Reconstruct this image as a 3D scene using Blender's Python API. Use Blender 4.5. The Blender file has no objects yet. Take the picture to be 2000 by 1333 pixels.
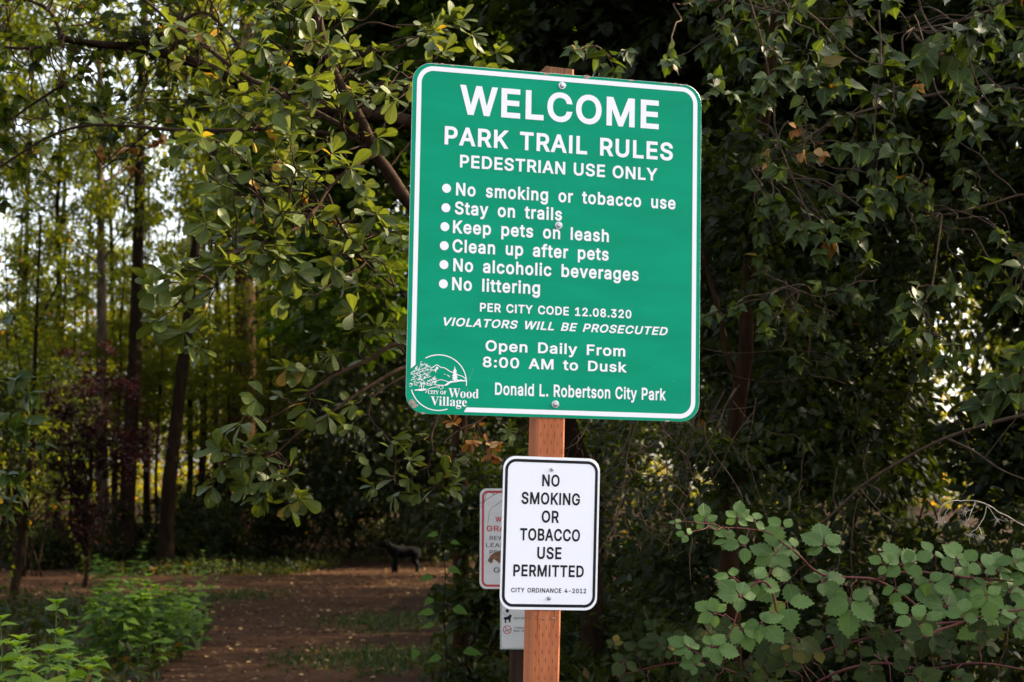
import bpy, math, random, zlib
import numpy as np
from mathutils import Vector, Matrix
from mathutils.geometry import tessellate_polygon, delaunay_2d_cdt

random.seed(7)
RNG = np.random.default_rng(7)
scene = bpy.context.scene
COL = scene.collection

# ------------------------------------------------------------------ camera
F_PX, CX, CY = 3500.0, 1000.0, 666.5
EYE = 1.6
PITCH = 0.09
cam_d = bpy.data.cameras.new("camera")
cam = bpy.data.objects.new("camera", cam_d)
COL.objects.link(cam)
cam.location = (0, 0, EYE)
cam.rotation_euler = (math.pi / 2 + PITCH, 0, 0)
cam_d.sensor_width = 36.0
cam_d.lens = 36.0 * F_PX / 2000.0
cam_d.clip_start = 0.1
cam_d.clip_end = 2000.0
cam_d.dof.use_dof = True
cam_d.dof.focus_distance = 5.55
cam_d.dof.aperture_fstop = 6.7
scene.camera = cam

# ------------------------------------------------------------------ sky, sun, exposure
SUN_AZ, SUN_EL = math.radians(70), math.radians(33)     # azimuth to the right of the view
world = bpy.data.worlds.new("World")
scene.world = world
world.use_nodes = True
wn = world.node_tree
bg = wn.nodes["Background"]
sky = wn.nodes.new("ShaderNodeTexSky")
sky.sky_type = 'NISHITA'
sky.sun_disc = False
sky.sun_elevation = SUN_EL
sky.sun_rotation = SUN_AZ
sky.air_density = 1.0
sky.dust_density = 4.0
sky.ozone_density = 0.6
soft = wn.nodes.new("ShaderNodeHueSaturation")
soft.inputs["Saturation"].default_value = 0.5
wn.links.new(sky.outputs[0], soft.inputs["Color"])
wn.links.new(soft.outputs[0], bg.inputs[0])
bg.inputs[1].default_value = 0.15

sun_d = bpy.data.lights.new("sun", 'SUN')
sun_d.energy = 5.0
sun_d.angle = math.radians(0.5)
sun_d.color = (1.0, 0.82, 0.55)
sun = bpy.data.objects.new("sun", sun_d)
COL.objects.link(sun)
SUN = Vector((math.sin(SUN_AZ) * math.cos(SUN_EL), math.cos(SUN_AZ) * math.cos(SUN_EL), math.sin(SUN_EL)))
sun.rotation_euler = SUN.to_track_quat('Z', 'Y').to_euler()
sun.location = SUN * 60

scene.view_settings.view_transform = 'Standard'
scene.view_settings.look = 'None'
scene.view_settings.exposure = 2.12
scene.view_settings.gamma = 1.0
scene.render.engine = 'CYCLES'
scene.cycles.use_denoising = True
scene.cycles.max_bounces = 7
scene.cycles.diffuse_bounces = 4
scene.cycles.transmission_bounces = 4
scene.cycles.glossy_bounces = 2
scene.cycles.sample_clamp_indirect = 8.0

# ------------------------------------------------------------------ helpers
cp, sp = math.cos(PITCH), math.sin(PITCH)
CAM = np.array([[1, 0, 0], [0, sp, cp], [0, -cp, sp]], float)   # columns right, down, forward


def at(px, py, d):
    """world point seen at photo pixel (px, py), d metres along the view axis"""
    v = CAM @ np.array([(px - CX) / F_PX * d, (py - CY) / F_PX * d, d])
    return np.array([v[0], v[1], v[2] + EYE])


def gz(x, y):
    """height of the ground"""
    s = np.clip((np.asarray(y, float) - 44.5) / 12, 0, 1)
    s = s * s * (3 - 2 * s)
    far = np.clip((np.asarray(y, float) - 56) / 60, 0, 1)
    return s * 0.75 + far * 1.2


def gp(px, py):
    """point of the flat ground seen at a photo pixel"""
    a = at(px, py, 1.0)
    k = -EYE / (a[2] - EYE)
    return np.array([a[0] * k, a[1] * k, 0.0])


def onground(px, d):
    p = at(px, 982, d)
    p[2] = float(gz(p[0], p[1]))
    return p


def tag(o, label=None, cat=None, group=None, kind=None):
    for k, v in (("label", label), ("category", cat), ("group", group), ("kind", kind)):
        if v:
            o[k] = v
    return o


def empty(name, loc, label, cat, group=None, rz=0.0):
    o = bpy.data.objects.new(name, None)
    o.empty_display_size = 0.1
    COL.objects.link(o)
    o.location = Vector([float(c) for c in loc])
    o.rotation_euler = (0, 0, rz)
    return tag(o, label, cat, group)


class MB:
    """collects geometry, then links it as one mesh object"""

    def __init__(self, origin=(0, 0, 0)):
        self.o = np.array([float(c) for c in origin])
        self.v, self.uv, self.r, self.f, self.n = [], [], [], [], 0

    def add(self, v, faces, rnd=0.5, uv=None, mat=0):
        v = np.asarray(v, float).reshape(-1, 3)
        k = len(v)
        self.v.append(v - self.o)
        self.r.append(np.broadcast_to(np.asarray(rnd, float), (k,)))
        self.uv.append(np.zeros((k, 2)) if uv is None else np.asarray(uv, float).reshape(-1, 2))
        if isinstance(faces, np.ndarray):
            self.f.append((faces + self.n, mat))
        else:
            by = {}
            for f in faces:
                by.setdefault(len(f), []).append(f)
            for fs in by.values():
                self.f.append((np.array(fs, int) + self.n, mat))
        self.n += k

    def mesh(self, name, mats, smooth=False):
        me = bpy.data.meshes.new(name)
        v = np.concatenate(self.v)
        uv = np.concatenate(self.uv)
        r = np.concatenate(self.r)
        loops = np.concatenate([f.ravel() for f, m in self.f]).astype(np.int32)
        tot = np.concatenate([np.full(len(f), f.shape[1]) for f, m in self.f])
        mi = np.concatenate([np.full(len(f), m) for f, m in self.f]).astype(np.int32)
        st = np.concatenate([[0], np.cumsum(tot)[:-1]]).astype(np.int32)
        me.vertices.add(len(v))
        me.vertices.foreach_set("co", v.ravel().astype(np.float32))
        me.loops.add(len(loops))
        me.loops.foreach_set("vertex_index", loops)
        me.polygons.add(len(st))
        me.polygons.foreach_set("loop_start", st)
        me.polygons.foreach_set("material_index", mi)
        me.polygons.foreach_set("use_smooth", np.full(len(st), smooth))
        me.update(calc_edges=True)
        a = me.attributes.new("rnd", 'FLOAT', 'POINT')
        a.data.foreach_set("value", r.astype(np.float32))
        u = me.uv_layers.new(name="UVMap")
        u.data.foreach_set("uv", uv[loops].ravel().astype(np.float32))
        for m in (mats if isinstance(mats, (list, tuple)) else [mats]):
            me.materials.append(m)
        return me

    def build(self, name, mats, parent=None, smooth=False, label=None):
        o = bpy.data.objects.new(name, self.mesh(name, mats, smooth))
        COL.objects.link(o)
        if parent is not None:
            o.parent = parent
        else:
            o.location = Vector(self.o)
        if label:
            o["label"] = label
        return o


def unit(a):
    a = np.asarray(a, float)
    return a / (np.linalg.norm(a, axis=-1, keepdims=True) + 1e-12)


def smooth_path(pts, n=4):
    """Catmull-Rom through points (any number of columns)"""
    p = np.asarray(pts, float)
    if len(p) < 3:
        t = np.linspace(0, 1, n * 2 + 1)[:, None]
        return p[0] * (1 - t) + p[-1] * t
    q = np.vstack([2 * p[0] - p[1], p, 2 * p[-1] - p[-2]])
    out = []
    for i in range(1, len(q) - 2):
        for k in range(n):
            t = k / n
            a, b, c, d = q[i - 1], q[i], q[i + 1], q[i + 2]
            out.append(.5 * (2 * b + (c - a) * t + (2 * a - 5 * b + 4 * c - d) * t * t + (3 * b - a - 3 * c + d) * t ** 3))
    out.append(p[-1])
    return np.array(out)


def tube(mb, pts, r0, r1=None, seg=6, rough=0.0, rnd=None, mat=0, cap=True):
    p = np.asarray(pts, float)
    n = len(p)
    rad = np.asarray(r0, float) if np.ndim(r0) else np.linspace(r0, r0 if r1 is None else r1, n)
    t = unit(np.gradient(p, axis=0))
    ref = np.array([0.0, 0, 1]) if abs(t[0][2]) < .9 else np.array([1.0, 0, 0])
    nn = unit(np.cross(t[0], ref))
    ang = np.arange(seg) * 2 * math.pi / seg
    V, UV = [], []
    L = 0.0
    for i in range(n):
        nn = unit(nn - t[i] * np.dot(nn, t[i]))
        b = np.cross(t[i], nn)
        rr = rad[i] * (1 + (RNG.normal(0, rough, seg) if rough else 0))
        V.append(p[i] + (np.cos(ang) * rr)[:, None] * nn + (np.sin(ang) * rr)[:, None] * b)
        if i:
            L += np.linalg.norm(p[i] - p[i - 1])
        UV.append(np.stack([np.arange(seg) / seg, np.full(seg, L)], 1))
    i = np.arange(n - 1)[:, None] * seg
    k = np.arange(seg)[None, :]
    f = np.stack([i + k, i + (k + 1) % seg, i + seg + (k + 1) % seg, i + seg + k], -1).reshape(-1, 4)
    mb.add(np.concatenate(V), f, RNG.random() if rnd is None else rnd, np.concatenate(UV), mat)
    if cap:
        mb.add(V[-1], [list(range(seg))], .5, None, mat)
        mb.add(V[0], [list(range(seg))[::-1]], .5, None, mat)


def box(mb, c, s, M=None, mat=0, rnd=.5):
    x, y, z = [k / 2 for k in s]
    v = np.array([(a, b, d) for a in (-x, x) for b in (-y, y) for d in (-z, z)])
    if M is not None:
        v = v @ np.array(M).T
    f = np.array([(0, 1, 3, 2), (4, 6, 7, 5), (0, 4, 5, 1), (2, 3, 7, 6), (0, 2, 6, 4), (1, 5, 7, 3)])
    mb.add(v + np.asarray(c, float), f, rnd, None, mat)


# ---- leaves
def leaf_shape(ts, ws, fold=.25, curl=.15, serr=0.0, wave=0.0):
    ts, ws = np.array(ts, float), np.array(ws, float)
    v, uv, f = [], [], []
    for i, (t, w) in enumerate(zip(ts, ws)):
        z = -curl * t * t
        e = w * (1 + (serr if i % 2 else -serr))
        ex = t - (serr * .12 if i % 2 == 0 else 0)
        zz = z + fold * w + wave * w * math.sin(t * 9)
        v += [(ex, e, zz), (t, 0, z), (ex, -e, zz)]
        uv += [(w, t), (0, t), (-w, t)]
        if i:
            a = 3 * i - 3
            f += [(a, a + 1, a + 4, a + 3), (a + 1, a + 2, a + 5, a + 4)]
    return np.array(v), np.array(f), np.array(uv)


OBOVATE = leaf_shape([0, .12, .3, .5, .68, .84, .95, 1], [.012, .03, .12, .21, .26, .24, .13, .01], .22, .12)
OVATE = leaf_shape([0, .05, .15, .3, .45, .62, .78, .9, 1], [.01, .14, .29, .36, .35, .26, .14, .05, .004], .3, .22, .04, .12)
BRAMBLE = leaf_shape([0, .06, .14, .22, .30, .38, .46, .54, .62, .70, .77, .84, .90, .95, 1],
                     [.01, .16, .25, .33, .34, .40, .36, .39, .32, .32, .21, .17, .08, .04, .002], .12, .12, .08, .05)
NETTLE = leaf_shape([0, .08, .2, .36, .52, .68, .84, 1], [.01, .2, .33, .35, .29, .19, .08, .003], .3, .3, .05)
MIDLEAF = leaf_shape([0, .25, .65, 1], [.02, .25, .24, .01], .25, .15)
MAPLE = leaf_shape([0, .15, .3, .42, .55, .7, 1], [.02, .34, .22, .46, .2, .24, .01], .12, .2)
FARLEAF = (np.array([(0, 0, 0), (.5, .3, .06), (1, 0, -.06), (.5, -.3, .06)]), np.array([(0, 3, 2, 1)]),
           np.array([(0, 0), (.3, .5), (0, 1), (-.3, .5)]))


def put(mb, shape, P, D, N, L, rnd, mat=0):
    """many copies of one leaf shape: base points, directions, normals, lengths"""
    v, f, uv = shape
    P = np.asarray(P, float).reshape(-1, 3)
    D = unit(np.asarray(D, float).reshape(-1, 3))
    N = np.asarray(N, float).reshape(-1, 3)
    S = unit(np.cross(N, D))
    N = np.cross(D, S)
    L = np.broadcast_to(np.asarray(L, float), (len(P),))
    V = P[:, None, :] + L[:, None, None] * (v[None, :, 0, None] * D[:, None, :] + v[None, :, 1, None] * S[:, None, :] + v[None, :, 2, None] * N[:, None, :])
    k = len(v)
    Fc = (f[None] + (np.arange(len(P)) * k)[:, None, None]).reshape(-1, f.shape[1])
    mb.add(V.reshape(-1, 3), Fc, np.repeat(np.broadcast_to(rnd, (len(P),)), k), np.tile(uv, (len(P), 1)), mat)


def rand_dirs(n, up=0.0):
    d = RNG.normal(0, 1, (n, 3))
    d = unit(d)
    d[:, 2] += up
    return unit(d)


# ------------------------------------------------------------------ materials
def new_mat(name):
    m = bpy.data.materials.new(name)
    m.use_nodes = True
    nt = m.node_tree
    return m, nt, nt.nodes["Principled BSDF"], nt.nodes["Material Output"]


def nd(nt, typ, **kw):
    n = nt.nodes.new(typ)
    for k, v in kw.items():
        if k in n.inputs.keys():
            n.inputs[k].default_value = v
        else:
            setattr(n, k, v)
    return n


def ramp(nt, src, stops):
    r = nt.nodes.new("ShaderNodeValToRGB")
    el = r.color_ramp.elements
    while len(el) < len(stops):
        el.new(.5)
    for e, (p, c) in zip(el, stops):
        e.position = p
        e.color = (*c, 1)
    nt.links.new(src, r.inputs[0])
    return r.outputs[0]


def leaf_mat(name, stops, glow, amount=.38, rough=.5, veins=0.0, spec=.07):
    """leaf: coloured per leaf, part of the light passes through it"""
    m, nt, p, out = new_mat(name)
    a = nd(nt, "ShaderNodeAttribute", attribute_name="rnd")
    col = ramp(nt, a.outputs["Fac"], stops)
    if veins:
        uv = nd(nt, "ShaderNodeUVMap")
        sx = nd(nt, "ShaderNodeSeparateXYZ")
        nt.links.new(uv.outputs[0], sx.inputs[0])
        ab = nd(nt, "ShaderNodeMath", operation='ABSOLUTE')
        nt.links.new(sx.outputs[0], ab.inputs[0])
        m1 = nd(nt, "ShaderNodeMath", operation='MULTIPLY_ADD')      # v*8 - |u|*9
        nt.links.new(ab.outputs[0], m1.inputs[0]); m1.inputs[1].default_value = -9.0
        m2 = nd(nt, "ShaderNodeMath", operation='MULTIPLY'); m2.inputs[1].default_value = 9.0
        nt.links.new(sx.outputs[1], m2.inputs[0]); nt.links.new(m2.outputs[0], m1.inputs[2])
        fr = nd(nt, "ShaderNodeMath", operation='FRACT'); nt.links.new(m1.outputs[0], fr.inputs[0])
        side = ramp(nt, fr.outputs[0], [(0, (1, 1, 1)), (.1, (0, 0, 0)), (.9, (0, 0, 0)), (1, (1, 1, 1))])
        mid = ramp(nt, ab.outputs[0], [(0, (1, 1, 1)), (.018, (1, 1, 1)), (.035, (0, 0, 0))])
        mx = nd(nt, "ShaderNodeMath", operation='MULTIPLY_ADD'); mx.inputs[1].default_value = .45
        nt.links.new(side, mx.inputs[0]); nt.links.new(mid, mx.inputs[2])
        mc = nd(nt, "ShaderNodeMix", data_type='RGBA')
        k = nd(nt, "ShaderNodeMath", operation='MULTIPLY'); k.inputs[1].default_value = veins
        k.use_clamp = True
        nt.links.new(mx.outputs[0], k.inputs[0]); nt.links.new(k.outputs[0], mc.inputs[0])
        nt.links.new(col, mc.inputs[6]); mc.inputs[7].default_value = (.09, .12, .05, 1)
        col = mc.outputs[2]
        bp = nd(nt, "ShaderNodeBump", Strength=.35, Distance=.002); bp.invert = True
        nt.links.new(mx.outputs[0], bp.inputs["Height"]); nt.links.new(bp.outputs[0], p.inputs["Normal"])
    nt.links.new(col, p.inputs["Base Color"])
    p.inputs["Roughness"].default_value = rough
    p.inputs["Specular IOR Level"].default_value = spec
    tr = nd(nt, "ShaderNodeBsdfTranslucent")
    g = nd(nt, "ShaderNodeMix", data_type='RGBA', blend_type='MULTIPLY')
    g.inputs[0].default_value = 1.0
    nt.links.new(col, g.inputs[6]); g.inputs[7].default_value = (*glow, 1)
    nt.links.new(g.outputs[2], tr.inputs[0])
    ms = nd(nt, "ShaderNodeMixShader")
    ms.inputs[0].default_value = amount
    nt.links.new(p.outputs[0], ms.inputs[1]); nt.links.new(tr.outputs[0], ms.inputs[2])
    nt.links.new(ms.outputs[0], out.inputs[0])
    return m


def rough_mat(name, c1, c2, c3=None, scale=(8, 8, 2), bump=.5, dist=.02, rough=.85, detail=6):
    """bark, soil, timber: noise stretched along the object's own axes"""
    m, nt, p, out = new_mat(name)
    tc = nd(nt, "ShaderNodeTexCoord")
    mp = nd(nt, "ShaderNodeMapping"); mp.inputs["Scale"].default_value = scale
    nt.links.new(tc.outputs["Object"], mp.inputs[0])
    n = nd(nt, "ShaderNodeTexNoise", Scale=1.0, Detail=detail, Roughness=.65)
    nt.links.new(mp.outputs[0], n.inputs["Vector"])
    stops = [(.3, c1), (.62, c2)] + ([(.75, c3)] if c3 else [])
    nt.links.new(ramp(nt, n.outputs["Fac"], stops), p.inputs["Base Color"])
    b = nd(nt, "ShaderNodeBump", Strength=bump, Distance=dist)
    nt.links.new(n.outputs["Fac"], b.inputs["Height"]); nt.links.new(b.outputs[0], p.inputs["Normal"])
    p.inputs["Roughness"].default_value = rough
    p.inputs["Specular IOR Level"].default_value = .04
    return m


def paint(name, c, rough=.4, spec=.4, metal=0.0, vary=.0, scale=30):
    m, nt, p, out = new_mat(name)
    if vary:
        tc = nd(nt, "ShaderNodeTexCoord")
        mp = nd(nt, "ShaderNodeMapping"); mp.inputs["Scale"].default_value = (scale * .25, scale, scale)
        nt.links.new(tc.outputs["Object"], mp.inputs[0])
        n = nd(nt, "ShaderNodeTexNoise", Scale=1.0, Detail=5.0)
        nt.links.new(mp.outputs[0], n.inputs["Vector"])
        a = tuple(k * (1 - vary) for k in c); b = tuple(min(1, k * (1 + vary)) for k in c)
        nt.links.new(ramp(nt, n.outputs["Fac"], [(.3, a), (.7, b)]), p.inputs["Base Color"])
        nt.links.new(ramp(nt, n.outputs["Fac"], [(.3, (rough * .85,) * 3), (.7, (rough * 1.15,) * 3)]), p.inputs["Roughness"])
    else:
        p.inputs["Base Color"].default_value = (*c, 1)
        p.inputs["Roughness"].default_value = rough
    p.inputs["Specular IOR Level"].default_value = spec
    p.inputs["Metallic"].default_value = metal
    return m


G = [(0, (.022, .048, .012)), (.5, (.04, .082, .02)), (.93, (.062, .115, .026)), (.96, (.25, .15, .02)), (1, (.22, .10, .03))]
M_WILLOW = leaf_mat("willow_leaf", [(0, (0.0387, 0.0508, 0.0084)), (.5, (0.0533, 0.0722, 0.0126)), (.975, (0.0731, 0.0968, 0.0182)), (.99, (0.2752, 0.164, 0.021)), (1, (0.1892, 0.082, 0.021))], (1.8, 1.6, .5), .36, .4, .5, .18)
M_SMALL = leaf_mat("small_leaf", [(0, (0.0176, 0.0252, 0.0036)), (.6, (0.0288, 0.04, 0.0054)), (.98, (0.0464, 0.0577, 0.0078)), (1, (0.2, 0.0888, 0.009))], (5.2, 4.2, .7), .48, .5)
M_POPLAR = leaf_mat("poplar_leaf", [(0, (0.0158, 0.0266, 0.0055)), (.5, (0.0259, 0.042, 0.0077)), (.975, (0.0418, 0.0658, 0.0099)), (.985, (0.1152, 0.07, 0.0099)), (1, (0.0936, 0.035, 0.0083))], (2.2, 2.0, .5), .35, .45, .5, .14)
M_BRAMBLE = leaf_mat("bramble_leaf", [(0, (.040, .078, .017)), (.5, (.056, .105, .023)), (.96, (.078, .138, .028)), (1, (.16, .13, .03))], (1.6, 1.6, .6), .28, .55, .55, .2)
M_BRAMBLE_OLD_SHADE = leaf_mat("old_shaded_bramble_leaf", [(0, (0.012, 0.0196, 0.0048)), (.6, (0.0195, 0.0322, 0.0066)), (.9, (0.0375, 0.049, 0.0108)), (.95, (0.135, 0.091, 0.0144)), (1, (0.09, 0.0378, 0.0144))], (1.7, 1.6, .6), .3, .6, .12, .1)  # older leaves, their colour also darkened for shade deeper in the bush
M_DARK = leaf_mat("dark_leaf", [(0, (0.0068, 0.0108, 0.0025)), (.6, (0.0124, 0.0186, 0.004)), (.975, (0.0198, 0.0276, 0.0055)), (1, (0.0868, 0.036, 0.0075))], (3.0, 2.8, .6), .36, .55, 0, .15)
M_MAPLE = leaf_mat("maple_leaf", [(0, (0.0176, 0.0326, 0.0048)), (.6, (0.0272, 0.0474, 0.0066)), (1, (0.0416, 0.0629, 0.009))], (2.8, 2.6, .5), .45, .5)
M_ALDER = leaf_mat("alder_leaf", [(0, (0.0128, 0.0198, 0.0036)), (.6, (0.0224, 0.0334, 0.0054)), (.985, (0.036, 0.0502, 0.0078)), (1, (0.176, 0.076, 0.009))], (3.2, 2.8, .6), .42, .5)
M_FAR = leaf_mat("far_leaf", [(0, (.036, .046, .007)), (.5, (.06, .07, .010)), (.88, (.095, .098, .015)), (.95, (.2, .13, .025)), (1, (.17, .08, .025))], (4.2, 3.2, .6), .48, .5)
M_PURPLE = leaf_mat("purple_leaf", [(0, (0.008, 0.0032, 0.004)), (.6, (0.016, 0.0048, 0.0056)), (.9, (0.024, 0.008, 0.0072)), (1, (0.0176, 0.0224, 0.0072))], (2.2, 1.0, .8), .25, .55, 0, .06)
M_NETTLE = leaf_mat("nettle_leaf", [(0, (0.0700, 0.1300, 0.0180)), (.5, (0.1150, 0.2000, 0.0260)), (.9, (0.1900, 0.2800, 0.0320)), (1, (0.4200, 0.4000, 0.0500))], (1.8, 1.9, .5), .4, .45, .4)
M_HERB = leaf_mat("herb_leaf", [(0, (0.0342, 0.066, 0.0105)), (.5, (0.0522, 0.0986, 0.015)), (1, (0.0855, 0.1452, 0.021))], (1.8, 1.8, .5), .38, .5)
M_COVER = leaf_mat("cover_leaf", [(0, (0.0084, 0.0132, 0.0035)), (.6, (0.0156, 0.0222, 0.005)), (.9, (0.0273, 0.0324, 0.0075)), (1, (0.0845, 0.045, 0.01))], (2.4, 2.2, .6), .3, .5)
M_LITTER = leaf_mat("litter_leaf", [(0, (.035, .016, .007)), (.45, (.085, .045, .019)), (.8, (.17, .10, .044)), (.94, (.29, .19, .08)), (1, (.40, .30, .15))], (1.2, 1.0, .7), .15, .7)
M_GRASS = leaf_mat("grass_blade", [(0, (0.0136, 0.0234, 0.007)), (.7, (0.0227, 0.0351, 0.0098)), (1, (0.0728, 0.0546, 0.0234))], (1.6, 1.7, .6), .3, .5)
M_DEADLEAF = leaf_mat("dead_leaf", [(0, (.16, .06, .02)), (.5, (.3, .13, .03)), (1, (.42, .27, .12))], (1.4, 1.1, .6), .3, .6, .3)

B_WILLOW = rough_mat("willow_bark", (0.0176, 0.0097, 0.0056), (0.0384, 0.0232, 0.0147), (0.072, 0.0495, 0.0336), (30, 30, 12), .6, .006)
B_PALE = rough_mat("pale_bark", (0.024, 0.0165, 0.0106), (0.09, 0.0633, 0.0408), (0.144, 0.1073, 0.072), (8, 8, 3), .9, .03)
B_DARK = rough_mat("dark_bark", (0.0048, 0.0028, 0.0014), (0.0168, 0.0094, 0.0045), (0.033, 0.0209, 0.0108), (9, 9, 2.2), 1.0, .06)
B_BROWN = rough_mat("brown_bark", (0.0084, 0.0039, 0.0014), (0.0216, 0.0105, 0.004), (0.036, 0.0198, 0.009), (22, 22, 5), .9, .02)
B_FIR = rough_mat("fir_bark", (0.015, 0.007, 0.0036), (0.0562, 0.028, 0.0144), (0.105, 0.0574, 0.0312), (7, 7, 1.2), 1.0, .08)
B_TWIG = rough_mat("dry_twig", (0.0338, 0.0224, 0.0143), (0.075, 0.0504, 0.0338), None, (40, 40, 40), .4, .004)
B_STALK = rough_mat("dry_stalk", (.16, .135, .11), (.40, .35, .29), (.5, .45, .38), (90, 90, 90), .6, .003)
B_STEM = rough_mat("green_stem", (.05, .09, .03), (.09, .14, .05), None, (20, 20, 20), .2, .002, .6)
B_CANE = rough_mat("bramble_cane", (0.0630, 0.0175, 0.0210), (0.1050, 0.0420, 0.0350), (0.0630, 0.0700, 0.0280), (9, 9, 9), .3, .003, .5)

# ------------------------------------------------------------------ ground and trail
def soil(name, c, spots, scale):
    m, nt, p, out = new_mat(name)
    tc = nd(nt, "ShaderNodeTexCoord")
    n1 = nd(nt, "ShaderNodeTexNoise", Scale=scale, Detail=8.0, Roughness=.7)
    n2 = nd(nt, "ShaderNodeTexNoise", Scale=scale * .12, Detail=4.0)
    v = nd(nt, "ShaderNodeTexVoronoi", Scale=scale * 4.5)
    for n in (n1, n2, v):
        nt.links.new(tc.outputs["Object"], n.inputs["Vector"])
    a = ramp(nt, n1.outputs["Fac"], [(.3, tuple(k * .55 for k in c)), (.55, c), (.75, tuple(k * 1.5 for k in c))])
    b = ramp(nt, n2.outputs["Fac"], [(.35, (.75, .72, .7)), (.65, (1.2, 1.15, 1.1))])
    mx = nd(nt, "ShaderNodeMix", data_type='RGBA', blend_type='MULTIPLY'); mx.inputs[0].default_value = 1
    nt.links.new(a, mx.inputs[6]); nt.links.new(b, mx.inputs[7])
    m2 = nd(nt, "ShaderNodeMix", data_type='RGBA')
    nt.links.new(ramp(nt, v.outputs["Color"], [(.80, (0, 0, 0)), (.86, (1, 1, 1))]), m2.inputs[0])
    nt.links.new(mx.outputs[2], m2.inputs[6]); m2.inputs[7].default_value = (*spots, 1)
    nt.links.new(m2.outputs[2], p.inputs["Base Color"])
    bp = nd(nt, "ShaderNodeBump", Strength=.8, Distance=.03)
    nt.links.new(n1.outputs["Fac"], bp.inputs["Height"]); nt.links.new(bp.outputs[0], p.inputs["Normal"])
    p.inputs["Roughness"].default_value = .95
    p.inputs["Specular IOR Level"].default_value = .03
    return m


M_FLOOR = soil("forest_floor", (.022, .012, .0065), (.042, .024, .012), 7)
M_TRAIL = soil("trail_dirt", (.034, .017, .009), (.065, .036, .017), 6)
mb = MB()
xs = np.concatenate([np.linspace(-400, -30, 20)[:-1], np.linspace(-30, 30, 61), np.linspace(30, 400, 20)[1:]])
ys = np.concatenate([np.linspace(-60, 10, 15)[:-1], np.linspace(10, 80, 71), np.linspace(80, 700, 25)[1:]])
X, Y = np.meshgrid(xs, ys)
Zg = gz(X, Y) + np.where((Y > 46), .08 * np.sin(X * .9 + Y * .5) * np.sin(Y * .7 - X * .3), 0)
nx, ny = len(xs), len(ys)
i = np.arange(ny - 1)[:, None] * nx + np.arange(nx - 1)[None]
mb.add(np.stack([X, Y, Zg], -1), np.stack([i, i + 1, i + nx + 1, i + nx], -1).reshape(-1, 4))
tag(mb.build("ground", M_FLOOR, smooth=True), "dark forest floor under the trees", None, None, "structure")

# the trail: ragged edged sheet, and the branch that leaves to the left
EDGE = [(250, 1390), (330, 1320), (395, 1262), (400, 1205), (300, 1178), (150, 1168), (-160, 1172), (-160, 1118), (60, 1116),
        (230, 1128), (400, 1141), (520, 1130), (640, 1113), (780, 1106), (860, 1107), (862, 1128), (835, 1152), (790, 1176), (745, 1200),
        (700, 1240), (690, 1300), (700, 1390)]
poly = smooth_path([gp(*e)[:2] for e in EDGE + EDGE[:1]], 8)[:-1]
poly = poly + RNG.normal(0, .05, poly.shape)
tri = tessellate_polygon([[Vector((a, b, 0)) for a, b in poly]])
mb = MB()
mb.add(np.c_[poly, np.full(len(poly), .006)], [list(t) for t in tri])
tag(mb.build("path", M_TRAIL), "brown dirt trail through the woods", None, None, "structure")


def in_poly(q, pl):
    x, y = q[:, 0], q[:, 1]
    ins = np.zeros(len(q), bool)
    for a, b in zip(pl, np.roll(pl, -1, 0)):
        ins ^= ((a[1] > y) != (b[1] > y)) & (x < (b[0] - a[0]) * (y - a[1]) / (b[1] - a[1] + 1e-12) + a[0])
    return ins


def scatter_poly(n, pl, lo, hi):
    """random points inside a ground polygon"""
    out = []
    while len(out) < n:
        q = RNG.uniform(lo, hi, (n * 3, 2))
        x, y = q[:, 0], q[:, 1]
        ins = np.zeros(len(q), bool)
        for a, b in zip(pl, np.roll(pl, -1, 0)):
            c = ((a[1] > y) != (b[1] > y)) & (x < (b[0] - a[0]) * (y - a[1]) / (b[1] - a[1] + 1e-12) + a[0])
            ins ^= c
        out += list(q[ins])
    return np.array(out[:n])


def flat_leaves(mb, P, lo, hi, shape):
    n = len(P)
    z = gz(P[:, 0], P[:, 1]) + RNG.uniform(.012, .03, n)
    a = RNG.uniform(0, 6.28, n)
    D = np.stack([np.cos(a), np.sin(a), RNG.uniform(-.12, .25, n)], 1)
    N = np.stack([RNG.normal(0, .3, n), RNG.normal(0, .3, n), np.ones(n)], 1)
    put(mb, shape, np.c_[P, z], D, N, RNG.uniform(lo, hi, n), RNG.random(n) ** 1.3)


mb = MB()
Pt = scatter_poly(3200, poly, poly.min(0), poly.max(0))
flat_leaves(mb, Pt, .03, .09, MIDLEAF)
flat_leaves(mb, np.c_[RNG.uniform(-5, 2.5, 1800), RNG.uniform(15, 46, 1800)], .03, .09, MIDLEAF)
tag(mb.build("leaf_litter", M_LITTER), "fallen tan and yellow leaves scattered over the trail", "leaf litter", None, "stuff")

mb = MB()
GP = []
for c, rx, ry, n in ((gp(460, 1165), .8, 2.0, 500), (gp(765, 1215), 1.0, 2.0, 900), (gp(750, 1290), .8, 1.5, 1100), (gp(590, 1290), .5, 1.0, 120), (gp(330, 1180), .8, 2.2, 400)):
    GP.append(np.c_[RNG.normal(c[0], rx * .5, n), RNG.normal(c[1], ry * .5, n)])
GP = np.concatenate(GP)
n = len(GP)
D = rand_dirs(n, 1.1)
put(mb, FARLEAF, np.c_[GP, gz(GP[:, 0], GP[:, 1])], D, rand_dirs(n), RNG.uniform(.03, .08, n), RNG.random(n))
gv = (np.array([(0, 0, 0), (.5, .04, .0), (1, 0, -.1), (.5, -.04, .0)]), np.array([(0, 3, 2, 1)]), np.zeros((4, 2)))
put(mb, gv, np.c_[GP + RNG.normal(0, .04, GP.shape), gz(GP[:, 0], GP[:, 1])], rand_dirs(n, 1.5), rand_dirs(n), RNG.uniform(.04, .12, n), RNG.random(n))
tag(mb.build("grass", M_GRASS), "thin grass and weeds growing along the trail edge", "grass", None, "stuff")

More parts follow.
